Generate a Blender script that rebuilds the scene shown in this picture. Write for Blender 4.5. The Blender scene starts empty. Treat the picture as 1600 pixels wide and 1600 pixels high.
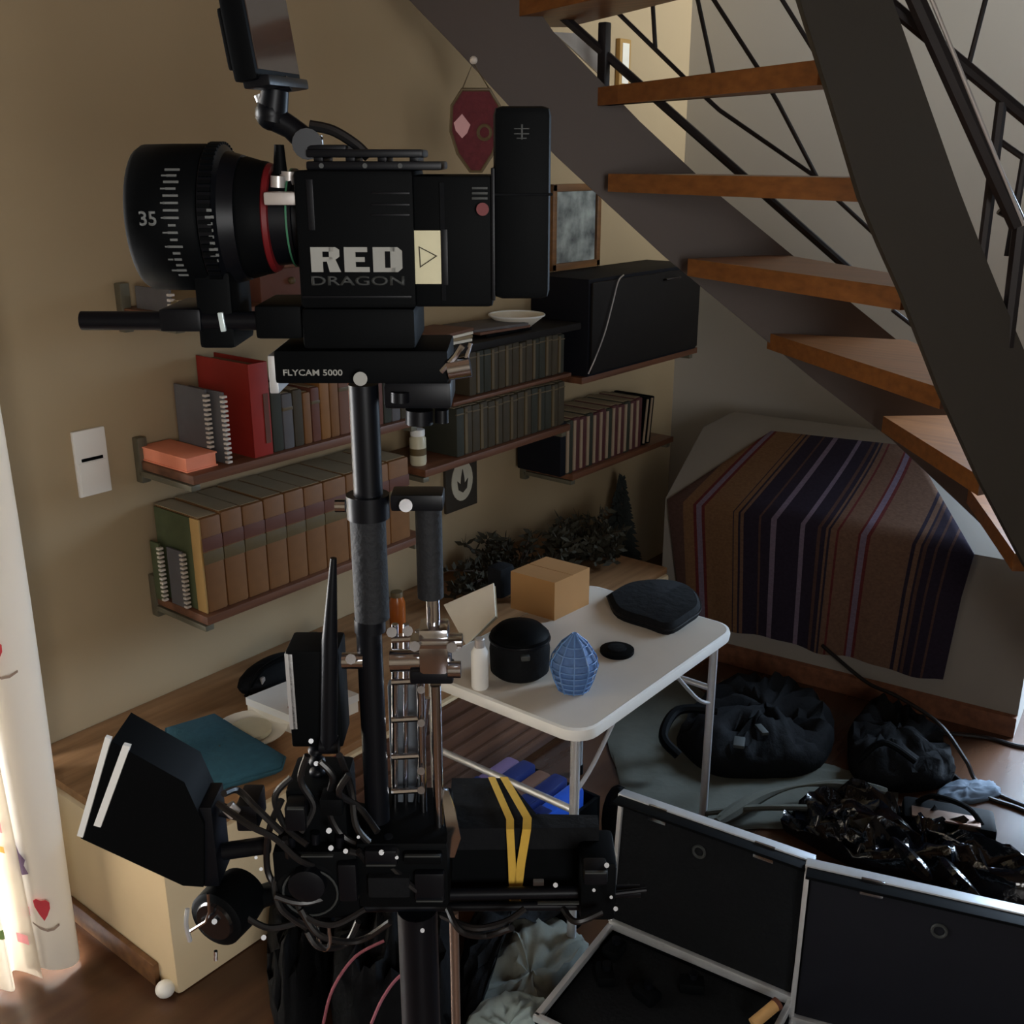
import bpy, bmesh, math, random
from mathutils import Vector, Matrix, Quaternion
random.seed(7)
PI = math.pi
S = bpy.context.scene
COL = S.collection

# ------------------------------------------------------------------ camera, light, exposure
F_PX, PITCH, CAM_H, YAW = 1640.0, math.radians(18.5), 1.65, math.radians(38.6)
cam = bpy.data.cameras.new('camera')
cam.sensor_fit = 'HORIZONTAL'; cam.sensor_width = 36.0
cam.lens = 36.0 * F_PX / 1600.0
cam.clip_start = 0.05
co = bpy.data.objects.new('camera', cam); COL.objects.link(co)
co.location = (0, 0, CAM_H)
# world: X runs along the left wall (away), Y towards the left wall
co.rotation_euler = (math.radians(90) - PITCH, 0, math.radians(-51.4) + 0.0)
S.camera = co
S.view_settings.view_transform = 'Standard'; S.view_settings.look = 'None'
S.view_settings.exposure = 0.3; S.view_settings.gamma = 1.0
S.view_settings.use_curve_mapping = False

w = bpy.data.worlds.new('daylight'); S.world = w; w.use_nodes = True
bgn = w.node_tree.nodes['Background']
bgn.inputs[0].default_value = (0.72, 0.85, 1.0, 1); bgn.inputs[1].default_value = 1.3

def area(name, loc, target, sx, sy, power, color):
    l = bpy.data.lights.new(name, 'AREA'); l.shape = 'RECTANGLE'
    l.size = sx; l.size_y = sy; l.energy = power; l.color = color
    o = bpy.data.objects.new(name, l); COL.objects.link(o)
    o.location = loc
    d = Vector(target) - Vector(loc)
    o.rotation_euler = d.to_track_quat('-Z', 'Y').to_euler()
    return o
area('daylight_left_door', (0.1, 2.75, 1.1), (0.1, 0, 0.9), 1.6, 2.1, 260, (1.0, 0.99, 0.98))
o_ = area('daylight_back_door', (4.35, 0.15, 1.0), (2.7, 0.35, 0.0), 0.85, 1.9, 74, (0.60, 0.78, 1.0))
o_.data.spread = math.radians(85)
o_ = area('added_right_daylight', (3.4, -1.85, 2.2), (3.85, 0.1, 2.5), 0.6, 1.1, 28, (0.93, 0.98, 1.0))  # no window known here; added to brighten the upper back wall
o_.data.spread = math.radians(58)
area('added_rear_daylight', (-0.9, -1.85, 1.6), (0.6, 2.2, 1.1), 1.1, 1.2, 58, (1.0, 0.97, 0.93))  # unseen window behind the camera, placed for falloff along the left wall

# ------------------------------------------------------------------ picture geometry helpers
U = (math.sin(YAW), math.cos(YAW)); V = (-math.cos(YAW), math.sin(YAW))
def ray(px, py):
    dx = (px - 800) / F_PX; dy = (800 - py) / F_PX
    r = dx; f = math.cos(PITCH) + dy * math.sin(PITCH); z = -math.sin(PITCH) + dy * math.cos(PITCH)
    return Vector((r * U[0] + f * U[1], r * V[0] + f * V[1], z))
O = Vector((0, 0, CAM_H))
def Zp(px, py, z): d = ray(px, py); return O + d * ((z - CAM_H) / d.z)
def Yp(px, py, y): d = ray(px, py); return O + d * (y / d.y)
def Xp(px, py, x): d = ray(px, py); return O + d * (x / d.x)
def Fw(p): return p[0] * U[1] + p[1] * V[1]
def Dp(px, py, fw): d = ray(px, py); return O + d * (fw / Fw(d))
def Pp(px, py, p0, n): d = ray(px, py); return O + d * ((Vector(p0) - O).dot(n) / d.dot(n))
def toW(r, f, z): return Vector((r * U[0] + f * U[1], r * V[0] + f * V[1], z))
def Q(px, py, fw):                      # picture point -> rig frame (right, forward, up)
    dx = (px - 800) / F_PX; dy = (800 - py) / F_PX
    f = math.cos(PITCH) + dy * math.sin(PITCH); z = -math.sin(PITCH) + dy * math.cos(PITCH)
    t = fw / f
    return Vector((dx * t, fw, CAM_H + z * t))
RIGROT = math.radians(-51.4)

# ------------------------------------------------------------------ materials
def lin(c):
    c = c / 255.0
    return c / 12.92 if c <= 0.04045 else ((c + 0.055) / 1.055) ** 2.4
def rgb(r, g, b): return (lin(r), lin(g), lin(b), 1)
MATS = {}
def mat(name, col, rough=0.6, metal=0.0, var=0.12, scale=20.0, bump=0.0, spec=0.5, trans=0.0, alpha=1.0, subs=0.0, emit=0.0):
    if name in MATS: return MATS[name]
    m = bpy.data.materials.new(name); m.use_nodes = True
    nt = m.node_tree; b = nt.nodes['Principled BSDF']
    b.inputs['Roughness'].default_value = rough; b.inputs['Metallic'].default_value = metal
    b.inputs['Specular IOR Level'].default_value = spec
    b.inputs['Transmission Weight'].default_value = trans
    b.inputs['Alpha'].default_value = alpha
    tc = nt.nodes.new('ShaderNodeTexCoord'); n = nt.nodes.new('ShaderNodeTexNoise')
    n.inputs['Scale'].default_value = scale; n.inputs['Detail'].default_value = 4
    nt.links.new(tc.outputs['Object'], n.inputs['Vector'])
    mx = nt.nodes.new('ShaderNodeMix'); mx.data_type = 'RGBA'
    mx.inputs[6].default_value = tuple(max(0, x * (1 - var)) for x in col[:3]) + (1,)
    mx.inputs[7].default_value = tuple(min(1, x * (1 + var)) for x in col[:3]) + (1,)
    nt.links.new(n.outputs['Fac'], mx.inputs[0]); nt.links.new(mx.outputs[2], b.inputs['Base Color'])
    if bump:
        bp = nt.nodes.new('ShaderNodeBump'); bp.inputs['Strength'].default_value = bump; bp.inputs['Distance'].default_value = 0.01
        nt.links.new(n.outputs['Fac'], bp.inputs['Height']); nt.links.new(bp.outputs['Normal'], b.inputs['Normal'])
    if emit:
        b.inputs['Emission Color'].default_value = col; b.inputs['Emission Strength'].default_value = emit
    MATS[name] = m
    return m
def wood(name, c1, c2, rough=0.45, axis=0, scale=3.0, stretch=14):
    if name in MATS: return MATS[name]
    m = bpy.data.materials.new(name); m.use_nodes = True
    nt = m.node_tree; b = nt.nodes['Principled BSDF']; b.inputs['Roughness'].default_value = rough
    tc = nt.nodes.new('ShaderNodeTexCoord'); mp = nt.nodes.new('ShaderNodeMapping')
    sc = [stretch] * 3; sc[axis] = 1.0
    mp.inputs['Scale'].default_value = sc
    n = nt.nodes.new('ShaderNodeTexNoise'); n.inputs['Scale'].default_value = scale; n.inputs['Detail'].default_value = 6
    nt.links.new(tc.outputs['Object'], mp.inputs[0]); nt.links.new(mp.outputs[0], n.inputs['Vector'])
    r = nt.nodes.new('ShaderNodeValToRGB')
    r.color_ramp.elements[0].position = 0.3; r.color_ramp.elements[1].position = 0.7
    r.color_ramp.elements[0].color = c1; r.color_ramp.elements[1].color = c2
    nt.links.new(n.outputs['Fac'], r.inputs[0]); nt.links.new(r.outputs[0], b.inputs['Base Color'])
    MATS[name] = m
    return m
M = dict(
    beige=mat('beige_wall_paint', rgb(170, 150, 118), 0.9, var=0.05, scale=3, bump=0.05),
    grey=mat('pale_grey_wall_paint', rgb(184, 180, 172), 0.9, var=0.04, scale=3, bump=0.05),
    plaster=mat('cream_plaster', rgb(226, 208, 172), 0.9, var=0.06, scale=8, bump=0.15),
    chest=mat('grey_plaster', rgb(128, 122, 114), 0.9, var=0.06, scale=8, bump=0.12),
    ceiling=wood('brown_ceiling_boards', rgb(74, 52, 34), rgb(98, 72, 48), 0.7),
    darkwall=mat('ochre_wall_paint', rgb(112, 96, 74), 0.9, var=0.05, scale=3),
    floor=wood('reddish_brown_floor', rgb(58, 36, 24), rgb(82, 54, 36), 0.24, axis=0, scale=2.0, stretch=6),
    base=wood('brown_baseboard_wood', rgb(92, 62, 38), rgb(124, 88, 56), 0.5),
    tread=wood('orange_brown_tread_wood', rgb(116, 70, 30), rgb(146, 92, 44), 0.4, axis=1, scale=2, stretch=30),
    shelf=wood('dark_shelf_wood', rgb(88, 54, 36), rgb(120, 78, 54), 0.5),
    bench=wood('bench_top_wood', rgb(132, 96, 62), rgb(168, 128, 90), 0.5),
    slat=wood('dark_slat_wood', rgb(74, 48, 34), rgb(106, 72, 52), 0.55),
    brownsteel=mat('dark_brown_painted_steel', rgb(72, 60, 54), 0.55, var=0.12, scale=5),
    greysteel=mat('dark_grey_painted_steel', rgb(62, 58, 52), 0.6, var=0.08, scale=5, spec=0.25),
    rail=mat('black_wrought_iron', rgb(40, 36, 38), 0.4, metal=0.3),
    bracket=mat('grey_green_bracket_metal', rgb(112, 108, 92), 0.5, metal=0.4, var=0.2),
    black=mat('matte_black_plastic', rgb(8, 10, 12), 0.55, var=0.15, spec=0.05),
    black2=mat('black_anodised_metal', rgb(13, 15, 20), 0.38, metal=0.15, var=0.15, spec=0.2),
    deep=mat('deep_black_foam', rgb(17, 19, 22), 0.95, var=0.3, scale=120, spec=0.15, bump=0.2),
    gloss=mat('glossy_black_plastic', rgb(10, 12, 15), 0.16, var=0.1),
    blackcloth=mat('black_nylon_cloth', rgb(15, 17, 20), 0.85, var=0.3, scale=40, bump=0.4, spec=0.15),
    film=mat('shiny_black_plastic_film', rgb(12, 15, 20), 0.12, var=0.3, scale=14, bump=0.6),
    navy=mat('navy_black_vinyl', rgb(16, 18, 26), 0.7, spec=0.2),
    chrome=mat('chrome', rgb(200, 202, 208), 0.16, metal=1.0, var=0.05),
    alum=mat('brushed_aluminium', rgb(206, 210, 214), 0.38, metal=0.55, var=0.1, scale=60),
    grip=mat('black_foam_grip', rgb(13, 17, 23), 0.75, var=0.2, scale=200, bump=0.2),
    white=mat('white_enamel', rgb(236, 238, 236), 0.4, var=0.04),
    tabletop=mat('off_white_laminate', rgb(206, 200, 190), 0.35, var=0.04),
    switch=mat('white_switch_plastic', rgb(242, 240, 234), 0.35, var=0.02),
    print_grey=mat('pale_grey_print', rgb(150, 152, 148), 0.6),
    tick=mat('lens_tick_print', rgb(104, 108, 108), 0.6),
    print_dim=mat('dim_grey_print', rgb(48, 52, 52), 0.6),
    print_dark=mat('dark_print', rgb(52, 46, 36), 0.7),
    label=mat('cream_label_paper', rgb(214, 210, 178), 0.7, var=0.08, scale=60),
    red=mat('anodised_red', rgb(104, 24, 28), 0.45, spec=.3),
    redbook=mat('red_binder_cover', rgb(150, 36, 26), 0.55),
    orange=mat('orange_red_card', rgb(250, 150, 116), 0.6),
    green=mat('green_ring_paint', rgb(60, 120, 90), 0.4),
    silver=mat('silver_plastic', rgb(196, 192, 190), 0.35, metal=0.5),
    teal=mat('teal_cushion_cloth', rgb(46, 92, 108), 0.95, var=0.2, scale=60, bump=0.3),
    card=mat('brown_cardboard', rgb(166, 122, 72), 0.85, var=0.06),
    paper=mat('white_paper', rgb(236, 232, 218), 0.85, var=0.05),
    greycloth=mat('grey_green_cloth', rgb(110, 114, 106), 0.95, var=0.2, scale=18, bump=0.4),
    bluecloth=mat('pale_blue_grey_cloth', rgb(150, 168, 170), 0.95, var=0.12, scale=18, bump=0.4),
    blueglass=mat('blue_wire_paint', rgb(96, 136, 190), 0.4, var=0.2),
    bluepack=mat('bright_blue_wrapper', rgb(44, 96, 216), 0.3),
    darkblue=mat('dark_blue_wrapper', rgb(28, 44, 104), 0.4),
    purple=mat('mauve_wrapper', rgb(120, 100, 140), 0.5),
    brown=mat('brown_card', rgb(112, 78, 62), 0.7),
    yellow=mat('yellow_webbing', rgb(196, 158, 60), 0.7, var=0.15, scale=80),
    leather=mat('brown_book_leather', rgb(122, 82, 44), 0.6, var=0.2, scale=30),
    leather2=mat('tan_book_leather', rgb(136, 92, 46), 0.6, var=0.2, scale=30),
    gold=mat('golden_book_cloth', rgb(170, 134, 76), 0.65, var=0.1, scale=30),
    maroon=mat('maroon_title_band', rgb(98, 58, 44), 0.6, var=0.2, scale=40),
    olive=mat('olive_title_band', rgb(96, 80, 48), 0.6, var=0.2, scale=40),
    greenbook=mat('dark_green_book_cloth', rgb(70, 78, 48), 0.75, var=0.25, scale=40),
    greybook=mat('grey_book_cloth', rgb(92, 90, 92), 0.75, var=0.2),
    darkbook=mat('dark_olive_book_cloth', rgb(62, 54, 38), 0.7, var=0.2, scale=30),
    darkbook2=mat('dark_green_black_cloth', rgb(46, 48, 38), 0.7, var=0.2),
    dimgold=mat('dull_gold_print', rgb(96, 82, 56), 0.5),
    stripe=mat('cream_spine_stripe', rgb(160, 140, 118), 0.6),
    wine=mat('wine_red_book_cloth', rgb(80, 40, 42), 0.65),
    pages=mat('book_pages', rgb(150, 134, 106), 0.9),
    wire=mat('white_coil', rgb(214, 206, 196), 0.5),
    frame=wood('brown_frame_wood', rgb(92, 62, 34), rgb(128, 88, 50), 0.5),
    amber=mat('amber_glass', rgb(160, 84, 30), 0.25),
    jar=mat('cream_jar', rgb(206, 200, 172), 0.4),
    copper=mat('worn_copper_tube', rgb(142, 118, 104), 0.35, metal=0.7),
    pink=mat('dusty_pink_piping', rgb(150, 84, 96), 0.7),
    plant=mat('dry_grey_green_foliage', rgb(62, 60, 48), 0.9, var=0.4, scale=60),
    bark=mat('dry_brown_twig', rgb(70, 56, 46), 0.9, var=0.3),
    speaker=mat('black_ash_veneer', rgb(24, 21, 20), 0.65, var=0.2, spec=0.25),
    screen=mat('dark_screen_glass', rgb(70, 58, 52), 0.08),
    plaque=mat('ivory_oval', rgb(196, 190, 170), 0.6),
    blueglint=mat('painted_pale_blue_glint', rgb(220, 240, 248), 0.2, metal=0.3),
    cable=mat('black_rubber_cable', rgb(18, 18, 20), 0.4),
)

# ------------------------------------------------------------------ mesh builder
class MB:
    def __init__(s): s.b = bmesh.new()
    def box(s, c, size, R=None, bev=0.0):
        g = bmesh.ops.create_cube(s.b, size=1.0); vs = g['verts']
        for v in vs: v.co = Vector((v.co.x * size[0], v.co.y * size[1], v.co.z * size[2]))
        if bev:
            es = list({e for v in vs for e in v.link_edges})
            r = bmesh.ops.bevel(s.b, geom=es, offset=min(bev, min(size) * .45), segments=2, affect='EDGES', profile=0.6)
            vs = list({v for f in r['faces'] for v in f.verts} | {v for v in vs if v.is_valid})
        for v in vs:
            if R is not None: v.co = R @ v.co
            v.co += Vector(c)
        return s
    def mm(s, a, b, bev=0.0):
        a = Vector(a); b = Vector(b)
        return s.box((a + b) / 2, tuple(abs(b[i] - a[i]) for i in range(3)), None, bev)
    def cyl(s, p0, p1, r0, r1=None, seg=16):
        p0 = Vector(p0); p1 = Vector(p1); d = p1 - p0
        r1 = r0 if r1 is None else r1
        R = d.to_track_quat('Z', 'Y').to_matrix().to_4x4()
        R.translation = (p0 + p1) / 2
        bmesh.ops.create_cone(s.b, cap_ends=True, segments=seg, radius1=r0, radius2=r1, depth=d.length, matrix=R)
        return s
    def tube(s, pts, r, seg=8, closed=False):
        pts = [Vector(p) for p in pts]; n = len(pts); rings = []
        up = None
        for i in range(n):
            if closed: t = (pts[(i + 1) % n] - pts[i - 1]).normalized()
            else: t = (pts[min(i + 1, n - 1)] - pts[max(i - 1, 0)]).normalized()
            if up is None:
                up = t.orthogonal().normalized()
            else:
                up = (up - t * up.dot(t))
                up = up.normalized() if up.length > 1e-6 else t.orthogonal().normalized()
            q = t.cross(up)
            rr = r[i] if isinstance(r, (list, tuple)) else r
            rings.append([s.b.verts.new(pts[i] + (up * math.cos(2 * PI * k / seg) + q * math.sin(2 * PI * k / seg)) * rr) for k in range(seg)])
        for i in range(n if closed else n - 1):
            a, b_ = rings[i], rings[(i + 1) % n]
            for k in range(seg):
                s.b.faces.new((a[k], a[(k + 1) % seg], b_[(k + 1) % seg], b_[k]))
        if not closed:
            s.b.faces.new(rings[0][::-1]); s.b.faces.new(rings[-1])
        return s
    def lathe(s, prof, o, ax=(0, 0, 1), seg=24):
        R = Vector(ax).to_track_quat('Z', 'Y').to_matrix(); o = Vector(o); rings = []
        for r, h in prof:
            if r < 1e-6: rings.append([s.b.verts.new(o + R @ Vector((0, 0, h)))])
            else: rings.append([s.b.verts.new(o + R @ Vector((r * math.cos(2 * PI * k / seg), r * math.sin(2 * PI * k / seg), h))) for k in range(seg)])
        for a, b_ in zip(rings, rings[1:]):
            for k in range(seg):
                k2 = (k + 1) % seg
                if len(a) == 1 and len(b_) == 1: continue
                if len(a) == 1: s.b.faces.new((a[0], b_[k2], b_[k]))
                elif len(b_) == 1: s.b.faces.new((a[k], a[k2], b_[0]))
                else: s.b.faces.new((a[k], a[k2], b_[k2], b_[k]))
        if len(rings[0]) > 1: s.b.faces.new(rings[0][::-1])
        if len(rings[-1]) > 1: s.b.faces.new(rings[-1])
        return s
    def prism(s, poly, off):
        off = Vector(off)
        a = [s.b.verts.new(Vector(p)) for p in poly]; b_ = [s.b.verts.new(Vector(p) + off) for p in poly]
        n = len(a)
        s.b.faces.new(a); s.b.faces.new(b_[::-1])
        for k in range(n): s.b.faces.new((a[k], b_[k], b_[(k + 1) % n], a[(k + 1) % n]))
        return s
    def slab(s, rows, thick):           # grid of points -> solid sheet; thick = offset vector
        off = Vector(thick)
        nr, nc = len(rows), len(rows[0])
        A = [[s.b.verts.new(Vector(p)) for p in r] for r in rows]
        B = [[s.b.verts.new(Vector(p) + off) for p in r] for r in rows]
        for i in range(nr - 1):
            for j in range(nc - 1):
                s.b.faces.new((A[i][j], A[i][j + 1], A[i + 1][j + 1], A[i + 1][j]))
                s.b.faces.new((B[i][j], B[i + 1][j], B[i + 1][j + 1], B[i][j + 1]))
        for j in range(nc - 1):
            s.b.faces.new((A[0][j + 1], A[0][j], B[0][j], B[0][j + 1]))
            s.b.faces.new((A[-1][j], A[-1][j + 1], B[-1][j + 1], B[-1][j]))
        for i in range(nr - 1):
            s.b.faces.new((A[i][0], A[i + 1][0], B[i + 1][0], B[i][0]))
            s.b.faces.new((A[i + 1][-1], A[i][-1], B[i][-1], B[i + 1][-1]))
        return s
    def ell(s, c, r, seg=20, R=None):
        g = bmesh.ops.create_uvsphere(s.b, u_segments=seg, v_segments=max(8, seg // 2), radius=1.0)
        for v in g['verts']:
            p = Vector((v.co.x * r[0], v.co.y * r[1], v.co.z * r[2]))
            v.co = (R @ p if R else p) + Vector(c)
        return s

def lerp(a, b, t_): return a + (b - a) * t_
def spline(pts, n=8):
    pts = [Vector(p) for p in pts]; out = []
    for i in range(len(pts) - 1):
        p0 = pts[max(i - 1, 0)]; p1 = pts[i]; p2 = pts[i + 1]; p3 = pts[min(i + 2, len(pts) - 1)]
        for k in range(n):
            t = k / n
            out.append(0.5 * ((2 * p1) + (p2 - p0) * t + (2 * p0 - 5 * p1 + 4 * p2 - p3) * t * t + (3 * p1 - p0 - 3 * p2 + p3) * t ** 3))
    out.append(pts[-1]); return out

def thing(name, label, cat, loc=(0, 0, 0), rotz=0.0, group=None, off=None):
    o = bpy.data.objects.new(name, None); COL.objects.link(o)
    o.location = loc; o.rotation_euler = (0, 0, rotz); o.empty_display_size = 0.05
    o['label'] = label; o['category'] = cat
    if group: o['group'] = group
    OFF[o.name] = Vector(off) if off is not None else (Vector(loc) if rotz == 0.0 else Vector((0, 0, 0)))
    return o
OFF = {}
def rootof(o):
    while o.parent: o = o.parent
    return o
def part(name, mb, m, parent, label=None, smooth=0.7, kind=None):
    me = bpy.data.meshes.new(name)
    bmesh.ops.recalc_face_normals(mb.b, faces=mb.b.faces[:])
    off = OFF[rootof(parent).name]
    for v in mb.b.verts: v.co -= off
    mb.b.to_mesh(me); mb.b.free()
    me.materials.append(M[m] if isinstance(m, str) else m)
    if smooth:
        me.polygons.foreach_set('use_smooth', [True] * len(me.polygons))
        me.set_sharp_from_angle(angle=smooth)
    o = bpy.data.objects.new(name, me); COL.objects.link(o); o.parent = parent
    if label: o['label'] = label
    if kind: o['kind'] = kind
    return o
def solo(name, mb, m, loc, label=None, cat=None, group=None, kind=None, smooth=0.7):
    me = bpy.data.meshes.new(name)
    bmesh.ops.recalc_face_normals(mb.b, faces=mb.b.faces[:])
    loc = Vector(loc)
    for v in mb.b.verts: v.co -= loc
    mb.b.to_mesh(me); mb.b.free()
    me.materials.append(M[m] if isinstance(m, str) else m)
    if smooth:
        me.polygons.foreach_set('use_smooth', [True] * len(me.polygons))
        me.set_sharp_from_angle(angle=smooth)
    o = bpy.data.objects.new(name, me); COL.objects.link(o); o.location = loc
    OFF[o.name] = loc
    if label: o['label'] = label
    if cat: o['category'] = cat
    if group: o['group'] = group
    if kind: o['kind'] = kind
    return o
def struct(name, mb, m): return solo(name, mb, m, (0, 0, 0), kind='structure')
def text(name, body, parent, m, p, xdir, updir, width, height, extrude=0.0004):
    c = bpy.data.curves.new(name, 'FONT'); c.body = body; c.size = 1; c.extrude = 0; c.resolution_u = 3
    c.offset = 0.02
    t = bpy.data.objects.new(name, c); COL.objects.link(t)
    bpy.context.view_layer.update()
    me = bpy.data.meshes.new_from_object(t.evaluated_get(bpy.context.evaluated_depsgraph_get()))
    COL.objects.unlink(t); bpy.data.objects.remove(t)
    xs = [v.co.x for v in me.vertices]; ys = [v.co.y for v in me.vertices]
    x0, x1, y0, y1 = min(xs), max(xs), min(ys), max(ys)
    X = Vector(xdir).normalized(); Yv = Vector(updir).normalized(); N = X.cross(Yv)
    off = OFF[rootof(parent).name]
    mb = bmesh.new(); mb.from_mesh(me)
    for v in mb.verts:
        v.co = Vector(p) + X * ((v.co.x - x0) / (x1 - x0) * width) + Yv * ((v.co.y - y0) / (y1 - y0) * height) + N * 0.0003 - off
    r = bmesh.ops.extrude_face_region(mb, geom=mb.faces[:])
    for v in [e for e in r['geom'] if isinstance(e, bmesh.types.BMVert)]: v.co += N * extrude
    mb.to_mesh(me); mb.free()
    me.name = name; me.materials.clear(); me.materials.append(M[m])
    o = bpy.data.objects.new(name, me); COL.objects.link(o); o.parent = parent
    return o

# ------------------------------------------------------------------ room shell
YW, XB, HC = 2.2, 3.85, 3.1
struct('floor', MB().mm((-2.2, -1.75, -0.06), (5.2, 3.2, 0)), 'floor')
struct('ceiling', MB().mm((-2.2, -1.75, HC), (XB + .18, YW + .18, HC + 0.08)), 'ceiling')
# left wall with a glazed door opening X -0.85..0.55
wl = MB().mm((0.85, YW, 0), (XB + .1, YW + .18, HC)).mm((-2.2, YW, 0), (-0.68, YW + .18, HC)).mm((-0.68, YW, 2.15), (0.85, YW + .18, HC))
struct('wall_left', wl, 'beige')
wb = MB().mm((XB, 0.66, 0), (XB + .18, YW, HC)).mm((XB, -1.75, 0), (XB + .18, -0.3, HC)).mm((XB, -0.3, 2.1), (XB + .18, 0.66, HC))
struct('wall_back', wb, 'grey')
wr = MB().mm((-2.2, -1.75, 0), (-2.0, YW, HC))
struct('wall_rear', wr, 'darkwall')
struct('wall_right', MB().mm((-2.2, -1.75, 0), (-1.45, -1.6, HC)).mm((-0.35, -1.75, 0), (2.95, -1.6, HC)).mm((-1.45, -1.75, 0), (-.35, -1.6, 1.0)).mm((-1.45, -1.75, 2.2), (-.35, -1.6, HC)).mm((3.65, -1.75, 0), (XB, -1.6, HC)).mm((2.95, -1.75, 0), (3.65, -1.6, 1.55)).mm((2.95, -1.75, 2.75), (3.65, -1.6, HC)), 'darkwall')
def glazed(name, fr, pane_lo, pane_hi):
    o = bpy.data.objects.new(name, None); COL.objects.link(o); o['kind'] = 'structure'
    OFF[o.name] = Vector((0, 0, 0))
    f = MB()
    for a, b in fr: f.mm(a, b, 0.004)
    part('frame', f, 'white', o)
    g = bpy.data.materials.get('window_glass')
    if not g:
        g = bpy.data.materials.new('window_glass'); g.use_nodes = True
        nt = g.node_tree; nt.nodes.clear()
        out = nt.nodes.new('ShaderNodeOutputMaterial'); mx = nt.nodes.new('ShaderNodeMixShader')
        tr = nt.nodes.new('ShaderNodeBsdfTransparent'); gl = nt.nodes.new('ShaderNodeBsdfGlossy')
        gl.inputs['Roughness'].default_value = 0.02; mx.inputs[0].default_value = 0.06
        nt.links.new(tr.outputs[0], mx.inputs[1]); nt.links.new(gl.outputs[0], mx.inputs[2]); nt.links.new(mx.outputs[0], out.inputs[0])
    part('pane', MB().mm(pane_lo, pane_hi), g, o)
    return o
y0, y1 = YW + .05, YW + .11
glazed('door_1', [((-.68, y0, 0), (-.62, y1, 2.15)), ((.79, y0, 0), (.85, y1, 2.15)), ((-.62, y0, 0), (.79, y1, .1)), ((-.62, y0, 2.07), (.79, y1, 2.15)), ((.05, y0, .1), (.11, y1, 2.07))], (-.62, y0 + .02, .1), (.79, y0 + .03, 2.07))
x0, x1 = XB + .05, XB + .11
glazed('door_2', [((x0, -.3, 0), (x1, -.24, 2.1)), ((x0, .63, 0), (x1, .66, 2.1)), ((x0, -.24, 0), (x1, .63, .05)), ((x0, -.24, 2.02), (x1, .63, 2.1))], (x0 + .02, -.24, .05), (x0 + .03, .63, 2.02))
glazed('added_window_1', [((-1.45, -1.7, 1.0), (-1.4, -1.64, 2.2)), ((-.4, -1.7, 1.0), (-.35, -1.64, 2.2)), ((-1.4, -1.7, 1.0), (-.4, -1.64, 1.05)), ((-1.4, -1.7, 2.15), (-.4, -1.64, 2.2)), ((-.925, -1.7, 1.05), (-.875, -1.64, 2.15))], (-1.4, -1.68, 1.05), (-.4, -1.67, 2.15))  # unseen window, added around the rear lamp
glazed('added_window_2', [((2.95, -1.7, 1.55), (3.0, -1.64, 2.75)), ((3.6, -1.7, 1.55), (3.65, -1.64, 2.75)), ((3.0, -1.7, 1.55), (3.6, -1.64, 1.6)), ((3.0, -1.7, 2.7), (3.6, -1.64, 2.75))], (3.0, -1.68, 1.6), (3.6, -1.67, 2.7))  # window out of view, added to go with the right-hand lamp

# built-in masonry bench along the left wall
bx0, by0, bh = 0.936, 1.635, 0.33
bt = thing('masonry_bench', 'cream plastered built-in bench with brown wooden top along the beige left wall', 'bench', (bx0, by0, 0))
part('plinth', MB().mm((bx0, by0, 0.0), (2.9, YW - .002, bh), 0.012), 'plaster', bt)
part('seat_board', MB().mm((bx0 + .01, by0 + .01, bh), (2.9, YW - .002, bh + .022), 0.004), 'bench', bt, 'brown wooden seat board')
for i in range(7):
    z = 0.016 + i * 0.045
    part('slat', MB().mm((1.42, by0 - .016, z), (2.86, by0 - .001, z + .036), 0.003), 'slat', bt, 'dark wooden slat' if i == 0 else None)
part('baseboard', MB().mm((bx0 - .014, by0 + .06, 0), (bx0 - .001, YW - .002, .055), .003), 'base', bt, 'brown wooden baseboard')
struct('baseboard_left', MB().mm((.86, YW - .015, 0), (bx0 - .002, YW - .001, .07), .003), 'base')
ds = solo('door_stop', MB().ell(Zp(258, 1545, .018), (.02, .02, .018)), 'white', Zp(258, 1545, 0), 'small round white doorstop at the corner of the bench', 'doorstop')

# grey plaster chest under the stairs
PL = Zp(1100, 996, .07); PR = Zp(1590, 1118, .07); PL.z = PR.z = 0
fd = (PR - PL).normalized(); fn = Vector((fd.y, -fd.x, 0))
if fn.x > 0: fn = -fn          # towards the camera
bk = -fn
PL2 = PL - fd * .28
ct = thing('plaster_chest', 'grey plastered built-in chest with sloping top below the stairs', 'chest', tuple(PL))
hF = 0.55
def chestpt(s, d, z): return PL2 + fd * s + bk * d + Vector((0, 0, z))
fp0 = PL + fn * .012
def onF(px, py): return Pp(px, py, fp0, fn)
PL2 = PL + fd * ((onF(1040, 815) - PL).dot(fd) - .01)
pa = chestpt(0, 0, hF); pb = chestpt(0, .40, .80)
sn = (pb - pa).cross(fd).normalized()
if sn.z < 0: sn = -sn
sp0 = pa + sn * .012
def onS(px, py): return Pp(px, py, sp0, sn)
Lc = (PR - PL2).length
q_ = onS(1205, 676); dT = (q_ - PL).dot(bk); zT = hF + (dT) * .25 / .40
prof = [(0, 0), (0, hF), (dT, zT), (.60, zT), (.60, 0)]
part('body', MB().prism([chestpt(0, d, z) for d, z in prof], fd * Lc), 'chest', ct)
part('baseboard', MB().prism([chestpt(0, -.014, 0), chestpt(0, -.014, .065), chestpt(0, -.001, .07), chestpt(0, -.001, 0)], fd * Lc), 'shelf', ct, 'dark brown wooden baseboard')

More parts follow.
